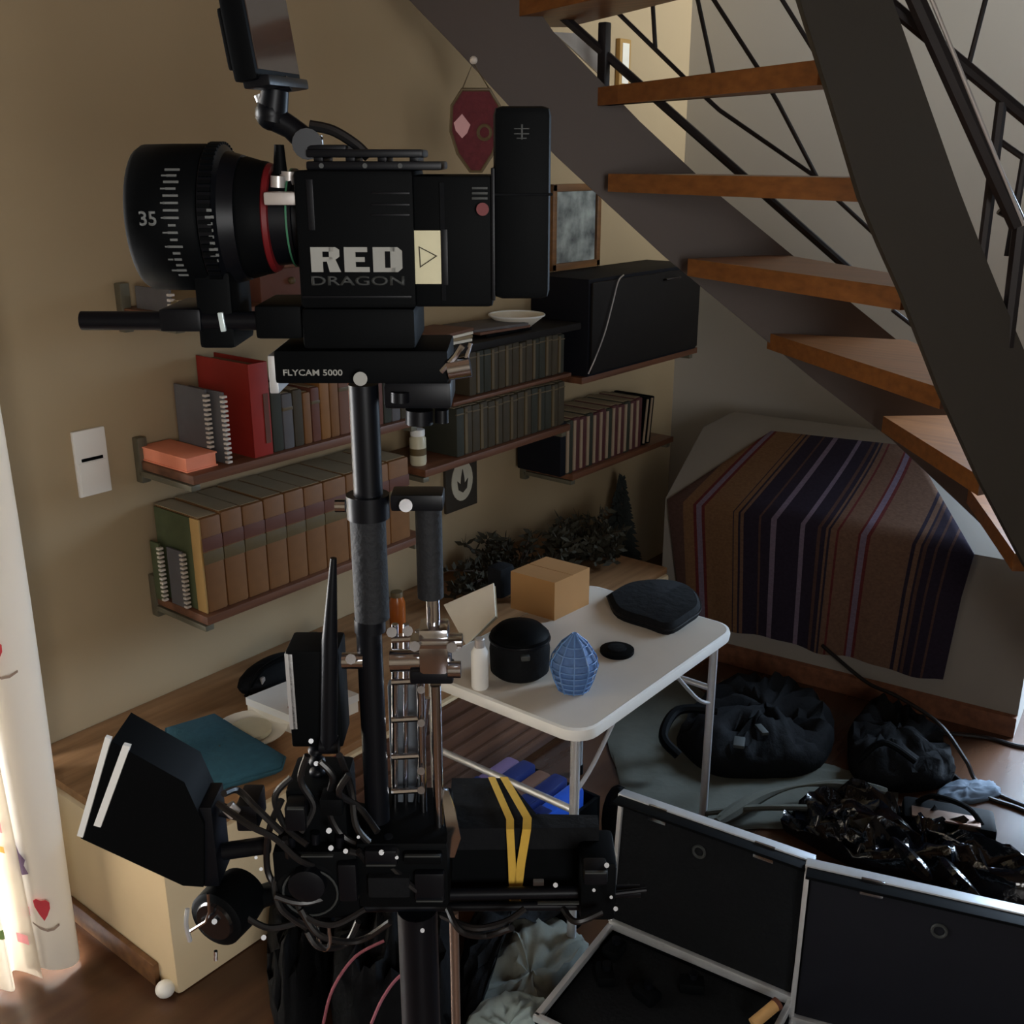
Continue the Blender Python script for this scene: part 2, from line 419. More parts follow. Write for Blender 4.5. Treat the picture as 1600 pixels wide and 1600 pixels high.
# light switch
sw0 = Yp(108, 675, YW); sw1 = Yp(172, 765, YW)
t = thing('light_switch', 'white double light switch with a black slot on the beige wall', 'switch', (sw0.x, YW, sw1.z))
part('plate', MB().mm((sw0.x, YW - .011, sw1.z), (sw1.x, YW - .001, sw0.z), .004), 'switch', t)
mid = (sw0.z * .56 + sw1.z * .44)
part('rocker', MB().mm((sw0.x + .006, YW - .014, sw1.z + .006), (sw1.x - .006, YW - .010, mid - .006), .003), 'switch', t)
part('slot', MB().mm((sw0.x + .014, YW - .013, mid - .004), (sw1.x - .014, YW - .010, mid + .003)), 'black', t, 'black slot')

# ------------------------------------------------------------------ curtains
def curtain_mat(nm, tr):
    m = bpy.data.materials.new(nm); m.use_nodes = True
    nt = m.node_tree; b = nt.nodes['Principled BSDF']; out = nt.nodes['Material Output']
    b.inputs['Roughness'].default_value = 0.95; b.inputs['Base Color'].default_value = rgb(226, 222, 214)
    tl = nt.nodes.new('ShaderNodeBsdfTranslucent'); tl.inputs[0].default_value = rgb(226, 220, 210)
    mx = nt.nodes.new('ShaderNodeMixShader'); mx.inputs[0].default_value = tr
    nt.links.new(b.outputs[0], mx.inputs[1]); nt.links.new(tl.outputs[0], mx.inputs[2]); nt.links.new(mx.outputs[0], out.inputs[0])
    return m
M['curtain'] = curtain_mat('white_lined_curtain', .14); M['voile'] = curtain_mat('white_sheer_curtain', .7)
for n, c in (('heart', (196, 62, 74)), ('rose', (226, 150, 160)), ('leaf', (150, 184, 110)), ('mauve', (106, 84, 112)), ('ochre', (214, 172, 90)), ('stem', (160, 142, 130))):
    M['c_' + n] = mat('curtain_print_' + n, rgb(*c), 0.9, var=0.15, scale=80)
def curtain(name, label, path, ztop, zbot, prints, mt='curtain', wob=.006):
    cl = spline([(x_, y_, 0) for x_, y_ in path], 8); N = len(cl) - 1
    mid = sum(cl, Vector()) / len(cl)
    t = thing(name, label, 'curtain', (mid.x, mid.y, zbot), group='floral curtains at the glazed door')
    def P(s, z):
        k = (z - zbot) / (ztop - zbot); q_ = s * N; a_ = min(int(q_), N - 1); p_ = lerp(cl[a_], cl[a_ + 1], q_ - a_)
        return Vector((p_.x + wob * math.sin(7 * k + s * 9), p_.y + wob * math.sin(5 * k + s * 5), z + .010 * math.sin(s * 9 + 1) * (1 - k)))
    rows = [[P(j / N, zbot + (ztop - zbot) * i / 14) for j in range(N + 1)] for i in range(15)]
    part('cloth', MB().slab(rows, (0, .002, 0)), mt, t, smooth=1.2)
    xa, xb = cl[0].x, cl[-1].x
    Lp = sum((cl[k + 1] - cl[k]).length for k in range(N))
    for kind, s, z, r in prints:
        mb = MB()
        if kind == 'heart':
            pts = [(0, -1.1), (.5, -.6), (.95, 0), (1, .5), (.6, .72), (0, .62), (-.6, .72), (-1, .5), (-.95, 0), (-.5, -.6)]
        elif kind == 'stem':
            pts = [(-1.6, .15), (-.8, -.18), (0, -.3), (.8, -.18), (1.6, .15), (1.6, .3), (.8, 0), (0, -.12), (-.8, 0), (-1.6, .3)]
        elif kind == 'mauve':
            pts = [(-.7, 1.4), (-.1, 1.2), (.2, .5), (.8, .1), (.5, -.4), (.9, -1.0), (.1, -1.3), (-.4, -.4), (-.8, .3)]
        else:
            pts = [(math.cos(a * PI / 4) * (1 if a % 2 else .7), math.sin(a * PI / 4) * (1 if a % 2 else .7)) for a in range(8)]
        ws = 1.0 / Lp
        poly = [P(min(1, max(0, s + px_ * r * ws)), z + pz_ * r) + Vector((-.003, -.010, 0)) for px_, pz_ in pts]
        mb.prism(poly, (0, .001, 0))
        part('printed_motif', mb, 'c_' + kind, t)
    return t
z_of = lambda px, py, y: Yp(px, py, y).z
cy = 1.88
xr = Yp(140, 1500, cy).x
def csz(px, py): return Yp(px, py, cy).z
A1 = [('heart', .20, csz(97, 1402), .029), ('stem', .21, csz(97, 1436), .03), ('mauve', .07, csz(52, 1350), .03), ('rose', .06, csz(50, 1440), .016),
      ('heart', .19, csz(25, 1005), .029), ('stem', .22, csz(30, 1042), .03)]
curtain('curtain', 'white curtain panel with red heart flowers, nearest the light switch', [(xr - .105, 1.93), (xr - .09, 1.885), (xr - .05, 1.872), (xr - .01, 1.885), (xr + .003, 1.95), (xr + .004, 2.05), (xr + .0, 2.17)], 2.35, 0.02, A1)  # hidden end curls back to the wall, shaped to block door light
B1 = []
for i in range(44):
    B1.append((random.choice(['rose', 'leaf', 'ochre', 'mauve', 'stem', 'leaf', 'heart']), random.uniform(.5, .99), random.uniform(.06, .75), random.uniform(.010, .022)))
curtain('curtain', 'backlit white curtain panel with small colourful flowers at the left edge', [(xr - .62 + .52 * k / 16, 1.93 + (.035 if k % 2 else -.03)) for k in range(17)], 2.35, 0.015, B1, 'voile')
t = thing('curtain_rod', 'dark curtain rod above the glazed door', 'curtain rod', (-.2, 2.0, 2.37))
part('rod', MB().cyl((-1.0, 1.92, 2.37), (1.1, 1.92, 2.37), .012), 'rail', t)
for x in (-.95, 1.05): part('bracket', MB().cyl((x, 1.92, 2.37), (x, YW, 2.37), .008), 'rail', t)

# ------------------------------------------------------------------ shelves on the left wall
YF = 1.98
def shelf(label, x0, x1, z, m='shelf', yf=YF - .01, br=True, th=.022):
    t = thing('wall_shelf', label, 'shelf', ((x0 + x1) / 2, YW, z), group='shelves on the left wall')
    part('board', MB().mm((x0, yf, z - th), (x1, YW - .004, z), .003), m, t)
    xs = (x0 + .008, x1 - .03) if br == True else (br or ())
    for x in xs:
        part('bracket', MB().mm((x - .012, YW - .028, z - .055), (x + .012, YW - .003, z + .055), .003).mm((x - .012, yf + .005, z - th - .016), (x + .012, YW - .02, z - th - .002), .002), 'bracket', t)
    return t
zA, zB, zC = .632, .978, 1.335
shelf('lowest left wall shelf, holding the row of thick brown encyclopedias', 1.32, 2.07, zA)
shelf('middle left wall shelf, holding the red binder and orange book', 1.32, 2.07, zB)
shelf('top left wall shelf, behind the camera lens', 1.32, 2.07, zC)
shelf('shelf board under the lower row of olive books, middle of the wall', 2.075, 2.78, .82)
shelf('thin shelf board between the two rows of olive books', 2.2, 2.78, .993, br=False, th=.012)
shelf('upper middle shelf board with white dish and papers', 2.075, 2.83, 1.15, m='speaker', br=(2.1,))
shelf('small low right shelf carrying striped books near the corner', 2.80, 3.47, .64)
shelf('olive edged shelf under the big dark cabinet', 2.84, 3.62, .965, br=(3.58,))

def sx(px, py): return Yp(px, py, YF).x
def book(label, x0, x1, z, h, m, group, band=None, bandz=(.62, .8), yf=YF + .004, depth=.17, name='book', stripe=None):
    t = thing(name, label, 'book', ((x0 + x1) / 2, yf + depth / 2, z), group=group)
    g = .0008
    part('cover', MB().mm((x0 + g, yf, z), (x1 - g, yf + depth, z + h), min(.006, (x1 - x0) * .25)), m, t)
    if x1 - x0 > .024:
        part('page_block', MB().mm((x0 + .004, yf + .012, z + h - .004), (x1 - .004, yf + depth + .001, z + h + .001)), 'pages', t)
    if band:
        b0, b1 = bandz
        part('title_band', MB().mm((x0 + g, yf - .001, z + h * b0), (x1 - g, yf + .006, z + h * b1), .001), band, t)
    if stripe:
        part('spine_stripe', MB().mm((x0 + g, yf - .001, z + h * .04), (x0 + g + (x1 - x0) * .32, yf + .004, z + h * .96)), stripe, t)
    return t
ORD = ['first', 'second', 'third', 'fourth', 'fifth', 'sixth', 'seventh', 'eighth', 'ninth', 'tenth', 'eleventh', 'twelfth', 'thirteenth', 'fourteenth', 'fifteenth', 'sixteenth', 'seventeenth', 'eighteenth']
# lowest left shelf: encyclopedias
ex = [1.335] + [sx(p, 880 - (p - 320) * .33) for p in (352, 385, 418, 450, 480, 510, 545)]
while ex[-1] + .07 < 2.06: ex.append(ex[-1] + (ex[-1] - ex[-2]) * 1.0)
for i in range(len(ex) - 1):
    t = book('thick brown leather encyclopedia, %s from the left on the lowest shelf' % ORD[i], ex[i], ex[i + 1], zA, .235 + .004 * random.random(), random.choice(['leather', 'leather2', 'leather']), 'encyclopedias on the lowest left shelf', None, depth=.185)
    H = .235
    part('title_band', MB().mm((ex[i] + .001, YF + .003, zA + H * .66), (ex[i + 1] - .001, YF + .009, zA + H * .80), .001), 'maroon', t, 'maroon title band')
    part('volume_band', MB().mm((ex[i] + .001, YF + .003, zA + H * .52), (ex[i + 1] - .001, YF + .009, zA + H * .65), .001), 'olive', t, 'olive volume band')
    if i == 0:
        part('front_board', MB().mm((ex[0] - .003, YF + .042, zA + .002), (ex[0] + .001, YF + .183, zA + H - .002)), 'greenbook', t, 'mottled dark green front board')
        part('spine_wrap', MB().mm((ex[0] - .003, YF + .006, zA + .001), (ex[0] + .001, YF + .041, zA + H - .001)), 'gold', t, 'golden yellow spine edge')
def coil(cx, pts, r=.004, m='wire', n=None): pass
def notebook(label, x, yA, yB, z, h, m, grp):
    t = thing('spiral_notebook', label, 'notebook', (x, (yA + yB) / 2, z), group=grp)
    part('cover', MB().mm((x - .006, yA, z), (x, yB, z + h), .001), m, t)
    n = int(h / .011)
    mb = MB(); mb2 = MB()
    for k in range(n):
        mb.box((x - .004, yA - .002, z + .006 + k * .011), (.013, .012, .0055), None, .001)
    part('wire_coil', mb, 'wire', t, 'white wire coil')
    return t
notebook('small spiral notebook with white coil leaning on the lowest shelf, nearer the wall', 1.318, 2.13, 2.165, zA, .15, 'greenbook', 'spiral notebooks on the shelves')
notebook('small spiral notebook with white coil at the end of the lowest shelf, nearer the front', 1.326, 2.05, 2.11, zA, .145, 'greybook', 'spiral notebooks on the shelves')
# middle left shelf
t = thing('orange_book', 'flat orange-red book lying at the left end of the middle shelf', 'book', (1.39, 2.09, zB))
part('cover', MB().mm((1.325, 2.0, zB), (1.41, 2.185, zB + .004), .001).mm((1.325, 2.0, zB + .030), (1.41, 2.185, zB + .034), .001).mm((1.325, 2.182, zB), (1.41, 2.186, zB + .034), .001), 'orange', t)
part('page_block', MB().mm((1.327, 2.003, zB + .004), (1.407, 2.182, zB + .030)), 'orange', t)
notebook('grey spiral notebook standing between the orange book and the wall', 1.418, 2.03, 2.15, zB + .034, .14, 'greybook', 'spiral notebooks on the shelves')
notebook('tall spiral notebook with white coil left of the red binder on the middle shelf', 1.436, 1.99, 2.12, zB, .17, 'greybook', 'spiral notebooks on the shelves')
rx0, rx1 = sx(397, 690), sx(426, 680)
t = thing('red_binder', 'wide red binder standing on the middle left shelf', 'binder', ((rx0 + rx1) / 2, 2.08, zB))
part('cover', MB().mm((rx0, YF + .003, zB), (rx0 + .004, 2.18, zB + .225)).mm((rx1 - .004, YF + .003, zB), (rx1, 2.18, zB + .225)).mm((rx0, YF + .001, zB), (rx1, YF + .006, zB + .225), .002), 'redbook', t)
part('paper_block', MB().mm((rx0 + .004, YF + .012, zB + .004), (rx1 - .004, 2.175, zB + .215)), 'pages', t)
part('spine_label', MB().mm((rx1 - .02, YF - .001, zB + .03), (rx1 - .006, YF + .002, zB + .15)), 'maroon', t)
cols = ['darkbook2', 'greybook', 'darkbook', 'leather', 'maroon', 'leather2', 'leather', 'brown', 'orange', 'greybook', 'darkbook', 'maroon']
x = rx1 + .004; i = 0
while x < 2.04:
    wd = random.uniform(.026, .036)
    book(['dark green', 'grey', 'dark olive', 'brown', 'maroon', 'tan', 'brown', 'reddish brown', 'orange', 'grey', 'olive', 'wine'][i % 12] + ' book, %s after the red binder on the middle shelf' % ORD[i], x, min(x + wd, 2.05), zB, random.uniform(.13, .165), cols[i % 12], 'books beside the red binder', 'dimgold' if i % 3 == 1 else None, (.7, .76))
    x += wd; i += 1
# top left shelf
notebook('spiral notebook with white coil lying under the lens on the top shelf', 1.345, 2.02, 2.15, zC, .05, 'greybook', 'spiral notebooks on the shelves')
t = thing('wooden_crate', 'low reddish brown wooden box on the top left shelf', 'box', (1.75, 2.09, zC))
part('body', MB().mm((1.57, 2.0, zC), (1.93, 2.17, zC + .075), .004), 'maroon', t)
part('lid', MB().mm((1.565, 1.995, zC + .075), (1.935, 2.175, zC + .087), .003), 'shelf', t)
for k, xk in enumerate((1.66, 1.76, 1.86)): part('knob', MB().ell((xk, 1.995, zC + .045), (.009, .009, .009)), 'dimgold', t)
book('flat olive book lying under the spiral notebook on the top shelf', 1.34, 1.52, zC - .0, .028, 'olive', 'books lying on the top shelf')
# middle shelves: two rows of dark olive volumes
def row(px0, px1, py0, py1, z, h, n, lab, grp):
    a = sx(px0, py0); b = sx(px1, py1)
    for k in range(n):
        x0 = a + (b - a) * k / n; x1 = a + (b - a) * (k + 1) / n
        book('dark olive volume, %s in the %s' % (ORD[k], lab), x0, x1, z, h + random.uniform(-.003, .003), random.choice(['darkbook', 'darkbook', 'darkbook2']), grp, 'dimgold', (.86, .89), stripe='dimgold' if k % 2 else None, depth=.14)
row(735, 884, 570, 540, .994, .13, 14, 'upper olive row', 'upper row of olive volumes')
row(715, 884, 660, 640, .821, .145, 15, 'lower olive row', 'lower row of olive volumes')
# jar on the middle shelf end
t = thing('storage_jar', 'cream jar with a printed band on the middle shelf beside the post', 'jar', (2.02, 2.03, zA))
jx, jz = 2.11, .82
t.location = (jx, 2.03, jz); OFF[t.name] = Vector(t.location)
part('body', MB().lathe([(.022, 0), (.024, .006), (.024, .078), (.018, .086)], (jx, 2.03, jz)), 'jar', t)
part('lid', MB().lathe([(.021, .086), (.021, .102), (.019, .104)], (jx, 2.03, jz)), 'white', t)
part('band', MB().lathe([(.0245, .03), (.0245, .05)], (jx, 2.03, jz)), 'olive', t)
# clutter on the upper middle shelf
P = Yp(815, 500, 2.05)
t = thing('white_dish', 'shallow white dish on the upper shelf below the battery', 'dish', (P.x, 2.07, 1.15))
part('bowl', MB().lathe([(.03, 0), (.045, .004), (.085, .035), (.088, .04), (.08, .036), (.04, .01), (0, .008)], (P.x, 2.07, 1.15), seg=32), 'paper', t)
part('rim', MB().tube([(P.x + .088 * math.cos(a * PI / 16), 2.07 + .088 * math.sin(a * PI / 16), 1.19) for a in range(32)], .003, 6, True), 'white', t)
t = thing('paper_stack', 'stack of cream papers on the upper shelf behind the camera', 'papers', (2.25, 2.07, 1.15))
for k in range(4): part('sheet_pack', MB().box((2.22 + .01 * k, 2.07, 1.155 + k * .009), (.2 - .01 * k, .14, .008), Matrix.Rotation(.06 * k, 3, 'Z'), .001), ['paper', 'pages', 'paper', 'brown'][k], t)
t = thing('magazine_stack', 'dark magazines lying on the upper shelf right of the papers', 'magazines', (2.48, 2.07, 1.15))
for k in range(3): part('magazine', MB().box((2.5 - .012 * k, 2.08, 1.155 + k * .009), (.22, .15, .008), Matrix.Rotation(-.08 * k, 3, 'Z'), .001), ['black', 'brown', 'greybook'][k], t)
# big dark cabinet on the right shelf
bx = (2.845, 3.58); bz = (.967, 1.288)
t = thing('loudspeaker_cabinet', 'big black cabinet with navy side on the right shelf near the corner', 'cabinet', (3.2, 2.06, bz[0]))
part('body', MB().mm((bx[0] + .004, 1.955, bz[0]), (bx[1], YW - .006, bz[1]), .008), 'navy', t)
part('front_panel', MB().mm((bx[0] + .012, 1.944, bz[0] + .012), (bx[1] - .012, 1.954, bz[1] - .012), .004), 'speaker', t, 'black front panel')
part('handle', MB().tube(spline([(3.3, 1.945, 1.25), (3.3, 1.925, 1.253), (3.38, 1.925, 1.253), (3.38, 1.945, 1.25)], 4), .004), 'rail', t)
pc = [Yp(q[0], q[1], 1.935) for q in ((978, 430), (966, 440), (957, 475), (945, 520), (930, 560), (925, 585))]
pc[0].y = 1.944; pc[-1].y = 1.95
solo('cable', MB().tube(spline(pc, 6), .0025, 6), 'silver', pc[-1], 'thin pale cable hanging down the front of the black cabinet', 'cable')
# picture frame on the cabinet
a = Yp(855, 290, YW); b = Yp(930, 412, YW)
t = thing('picture_frame', 'brown wooden frame with a misty grey-blue picture above the black cabinet', 'picture', ((a.x + b.x) / 2, YW - .01, bz[1]))
fx0, fx1, fz0, fz1 = 2.95, 3.24, bz[1] + .002, 1.575
for A_, B_ in (((fx0, fz0), (fx0 + .024, fz1)), ((fx1 - .024, fz0), (fx1, fz1)), ((fx0, fz0), (fx1, fz0 + .024)), ((fx0, fz1 - .024), (fx1, fz1))):
    part('frame_rail', MB().mm((A_[0], YW - .022, A_[1]), (B_[0], YW - .003, B_[1]), .003), 'frame', t)
def picture_mat():
    m = bpy.data.materials.new('misty_landscape_print'); m.use_nodes = True; nt = m.node_tree; b_ = nt.nodes['Principled BSDF']
    b_.inputs['Roughness'].default_value = 0.15
    tc = nt.nodes.new('ShaderNodeTexCoord'); n = nt.nodes.new('ShaderNodeTexNoise'); n.inputs['Scale'].default_value = 14; n.inputs['Detail'].default_value = 5
    r = nt.nodes.new('ShaderNodeValToRGB'); r.color_ramp.elements[0].color = rgb(70, 74, 78); r.color_ramp.elements[1].color = rgb(176, 184, 180)
    r.color_ramp.elements[0].position = .3; r.color_ramp.elements[1].position = .72
    nt.links.new(tc.outputs['Object'], n.inputs['Vector']); nt.links.new(n.outputs['Fac'], r.inputs[0]); nt.links.new(r.outputs[0], b_.inputs['Base Color'])
    return m
M['picture'] = picture_mat()
part('print', MB().mm((fx0 + .022, YW - .012, fz0 + .022), (fx1 - .022, YW - .005, fz1 - .022)), 'picture', t)
# striped books on the small right shelf
a, b = sx(887, 690), sx(1005, 650)
for k in range(12):
    x0 = a + (b - a) * k / 12; x1 = a + (b - a) * (k + 1) / 12
    book('dark book with cream spine stripe, %s from left on low right shelf' % ORD[k], x0, x1, .64, .185 + .004 * (k % 2), 'wine' if k % 3 else 'darkbook2', 'striped books on the low right shelf', stripe='stripe')
book('big navy book ending the striped row at its left on the low right shelf', a - .035, a - .001, .64, .19, 'navy', 'striped books on the low right shelf', depth=.185)
for k in range(2):
    t = book(['black thin book leaning at the right end of the striped row', 'last black leaning book beside the corner on the low right shelf'][k], b + .012 + k * .03, b + .034 + k * .03, .642, .18, 'black', 'leaning books on the low right shelf', stripe='stripe')
    t.rotation_euler = (0, .12, 0)
# oval plaque
a = Yp(690, 712, YW); b = Yp(742, 790, YW)
cx_, cz_ = (a.x + b.x) / 2, (a.z + b.z) / 2 + .005
t = thing('oval_plaque', 'small dark framed plaque with an ivory oval and dark emblem on the wall', 'plaque', (cx_, YW, cz_))
part('backing', MB().mm((cx_ - .078, YW - .014, cz_ - .098), (cx_ + .078, YW - .002, cz_ + .098), .004), 'print_dark', t)
def disc(cx, cz, rx, rz, y, th=.003, n=24): return MB().prism([(cx + rx * math.cos(2 * PI * k / n), y, cz + rz * math.sin(2 * PI * k / n)) for k in range(n)], (0, -th, 0))
part('oval', disc(cx_, cz_, .052, .068, YW - .0135), 'plaque', t)
e = MB().prism([(cx_ + x_ * .04, YW - .0168, cz_ + z_ * .04) for x_, z_ in ((-.65, .1), (-.5, -.7), (.0, -1.0), (.5, -.7), (.65, .1), (.25, -.25), (.18, .3), (0, 1.0), (-.18, .3), (-.25, -.25))], (0, -.002, 0))
part('emblem', e, 'print_dark', t)

# ------------------------------------------------------------------ hanging ornament
fwO = 2.52
oc = Dp(742, 190, fwO)
ornroot = thing('hanging_ornament', 'dark red embroidered hanging ornament on a string below the staircase', 'ornament', tuple(oc))
pts = [(722, 140), (765, 140), (780, 165), (782, 205), (770, 240), (752, 268), (735, 268), (715, 240), (704, 205), (706, 165)]
fwv = Vector((U[1], V[1], 0))
M['orn'] = mat('dark_red_embroidery', rgb(96, 38, 46), 0.9, var=0.45, scale=70, bump=.3)
M['ornpink'] = mat('pale_pink_embroidery', rgb(214, 168, 172), 0.9)
part('cushion', MB().prism([Dp(x_, y_, fwO) for x_, y_ in pts], fwv * .03), 'orn', ornroot)
part('star', MB().prism([Dp(x_, y_, fwO) - fwv * .002 for x_, y_ in ((722, 178), (735, 195), (730, 208), (722, 216), (712, 204), (709, 192))], fwv * .004), 'ornpink', ornroot)
part('ring', MB().tube([Dp(757 + 10 * math.cos(a * PI / 8), 207 + 11 * math.sin(a * PI / 8), fwO) - fwv * .002 for a in range(16)], .004, 6, True), 'dimgold', ornroot)
part('string', MB().tube([Dp(722, 140, fwO + .01), Dp(739, 98, fwO + .05), Dp(765, 140, fwO + .01)], .0016, 6), 'dimgold', ornroot)
part('bead', MB().ell(Dp(740, 94, fwO + .05), (.009, .009, .009)), 'wire', ornroot)
part('trim', MB().tube([Dp(x_, y_, fwO) for x_, y_ in pts], .004, 6, True), 'dimgold', ornroot)

# ------------------------------------------------------------------ staircase
st = thing('staircase', 'winding open staircase with orange-brown wooden treads between dark steel stringers', 'staircase', (2.4, .9, 0))
zs = [2.22, 2.02, 1.82, 1.62, 1.42, 1.22, 1.02, .82, .62, .42, .22]
Lb = [(2.12, 2.06), (2.26, 1.94), None, None, None, None, None, (2.86, .72), (3.0, .52), (3.14, .32), (3.28, .12), (3.42, -.08)]
Rb = [(1.80, 1.02), (1.855, .92), None, None, None, None, None, (2.41, .49), (2.57, .43), (2.73, .37), (2.89, .31), (3.05, .25)]
def xy(p): return (p.x, p.y)
Lb[2] = xy(Zp(870, 145, 1.82)); Rb[2] = xy(Zp(1280, 93, 1.82))
Lb[4] = xy(Zp(1075, 404, 1.42)); Rb[4] = xy(Zp(1410, 450, 1.42))
Lb[5] = xy(Zp(1200, 520, 1.22)); Rb[5] = xy(Zp(1472, 607, 1.22))
Lb[6] = xy(Zp(1380, 650, 1.02)); Rb[6] = xy(Zp(1532, 745, 1.02))
Lb[3] = xy(Dp(950, 285, 2.70)); Rb[3] = xy(Dp(1345, 285, 2.02))
TH = .042
# far stringer: steel plate along the outer tread ends
far_lo = [(560, -75), (640, 0), (700, 62), (870, 245), (1040, 402), (1280, 600), (1400, 692), (1530, 815), (1660, 945), (1872, 1157)]
far_hi = [(790, -75), (830, 0), (865, 50), (1000, 190), (1118, 300), (1246, 405), (1400, 530), (1530, 660), (1660, 800), (2012, 1152)]
FWF = lambda px: 2.76 - .0 * px
near_lo = [(1225, -90), (1250, 0), (1300, 160), (1345, 310), (1376, 385), (1410, 460), (1470, 615), (1530, 748), (1600, 880), (1690, 1030), (1885, 1335)]
near_hi = [(1362, -90), (1395, 0), (1447, 150), (1500, 300), (1527, 370), (1560, 452), (1612, 575), (1680, 715), (1760, 850), (1850, 1000), (2050, 1290)]
FWN = lambda px: 1.86 + max(0, (px - 1250)) * .0006
def at_z(lo, hi, fw, z):
    best = None
    for k in range(len(lo) - 1):
        for q_ in range(40):
            t_ = q_ / 40
            x_ = lerp(lerp(lo[k][0], lo[k + 1][0], t_), lerp(hi[k][0], hi[k + 1][0], t_), .45)
            y_ = lerp(lerp(lo[k][1], lo[k + 1][1], t_), lerp(hi[k][1], hi[k + 1][1], t_), .45)
            p_ = Dp(x_, y_, fw(x_))
            if best is None or abs(p_.z - z) < abs(best.z - z): best = p_
    return (best.x, best.y)
for i in range(8, 12):
    zz = zs[i] if i < 11 else .03
    Lb[i] = at_z(far_lo, far_hi, FWF, zz) if i < len(Lb) else Lb[-1]
    Rb[i:i + 1] = [at_z(near_lo, near_hi, FWN, zz)]
for i in range(11):
    lb, rb, ln, rn = Vector(Lb[i]), Vector(Rb[i]), Vector(Lb[i + 1]), Vector(Rb[i + 1])
    dl = (ln - lb); dr = (rn - rb)
    ln = ln + dl * .12; rn = rn + dr * .2
    poly = [(*lb, zs[i]), (*rb, zs[i]), (*rn, zs[i]), (*ln, zs[i])]
    part('tread', MB().prism(poly, (0, 0, -TH)), 'tread', st, smooth=0)
def plate(lo, hi, fw, th):
    A = [[Dp(x_, y_, fw(x_)) for x_, y_ in lo], [Dp(x_, y_, fw(x_)) for x_, y_ in hi]]
    return MB().slab(A, fwv * th)
part('stringer', plate(far_lo, far_hi, FWF, .03), 'brownsteel', st, 'dark brown outer stringer')
part('stringer', plate(near_lo, near_hi, FWN, .025), 'greysteel', st, 'broad dark grey inner stringer nearest the camera')
def bar(p, q, fw, r): return MB().cyl(Dp(p[0], p[1], fw), Dp(q[0], q[1], fw), r, seg=8)
FR = 2.83
rl = thing('stair_railing', 'black iron railing with zigzag bars on the far side of the staircase', 'railing', tuple(Dp(1100, 230, FR)))
part('lower_rail', bar((850, 0), (1330, 424), FR, .011), 'rail', rl)
part('post', MB().mm(Dp(945, 35, FR) - Vector((.012, .012, 0)), Vector((Dp(945, 35, FR).x + .012, Dp(945, 35, FR).y + .012, Dp(955, 138, FR).z)), .003), 'rail', rl)
for p, q in (((1017, -40), (1024, 75)), ((940, -5), (1072, 124)), ((1086, -20), (1116, 120)), ((1100, -24), (1184, 106)), ((1205, -28), (1272, 80)), ((1124, 172), (1277, 278)), ((1216, 161), (1277, 278)), ((1272, 278), (1430, 425)), ((1184, 106), (1216, 161)), ((1072, 124), (1124, 172)), ((1394, 484), (1430, 512))):
    part('bar', bar(p, q, FR, .0055), 'rail', rl)
for px in (): pass
FN = 2.12
rr = thing('stair_railing', 'black iron railing with steep handrail on the right side beyond the wide stringer', 'railing', tuple(Dp(1560, 300, FN)))
part('upper_rail', bar((1380, -2), (1960, 480), FN, .013), 'rail', rr)
part('steep_rail', bar((1420, -25), (1590, 352), FN - .05, .017), 'rail', rr)
part('glint_strip', bar((1446, -25), (1599, 352), FN - .064, .004), 'silver', rr, 'painted glint along the steep rail')  # silver strip put in for the highlight on the rail
part('post', bar((1596, 340), (1560, 640), FN - .05, .015), 'rail', rr)
part('post', bar((1565, 160), (1528, 450), FN, .011), 'rail', rr)
part('bar', bar((1545, -20), (1502, 146), FN, .005), 'rail', rr)
part('bar', bar((1564, 222), (1640, 275), FN, .006), 'rail', rr)
part('bar', bar((1602, 240), (1575, 400), FN + .0, .008), 'rail', rr)
part('bar', bar((1560, 330), (1600, 352), FN, .006), 'rail', rr)
part('bar', bar((1560, 535), (1640, 585), FN, .007), 'rail', rr)
# golden frame and white cloth glimpsed through the stairs
a = Yp(962, 60, YW); b = Yp(972, 138, YW)
t = thing('narrow_frame', 'narrow gold edged frame on the left wall glimpsed above the second tread', 'picture', (a.x, YW, b.z))
part('frame_rail', MB().mm((a.x, YW - .02, b.z), (a.x + .07, YW - .002, a.z), .003), 'gold', t)
part('print', MB().mm((a.x + .014, YW - .022, b.z + .014), (a.x + .056, YW - .018, a.z - .014)), 'paper', t)
q = [Dp(x_, y_, 3.05) for x_, y_ in ((865, 50), (905, 52), (945, 85), (945, 124), (905, 86))]
solo('white_cloth', MB().prism(q, fwv * .03), 'white', q[0], 'bright white cloth hanging beyond the stringer at the top of the stairs', 'cloth')

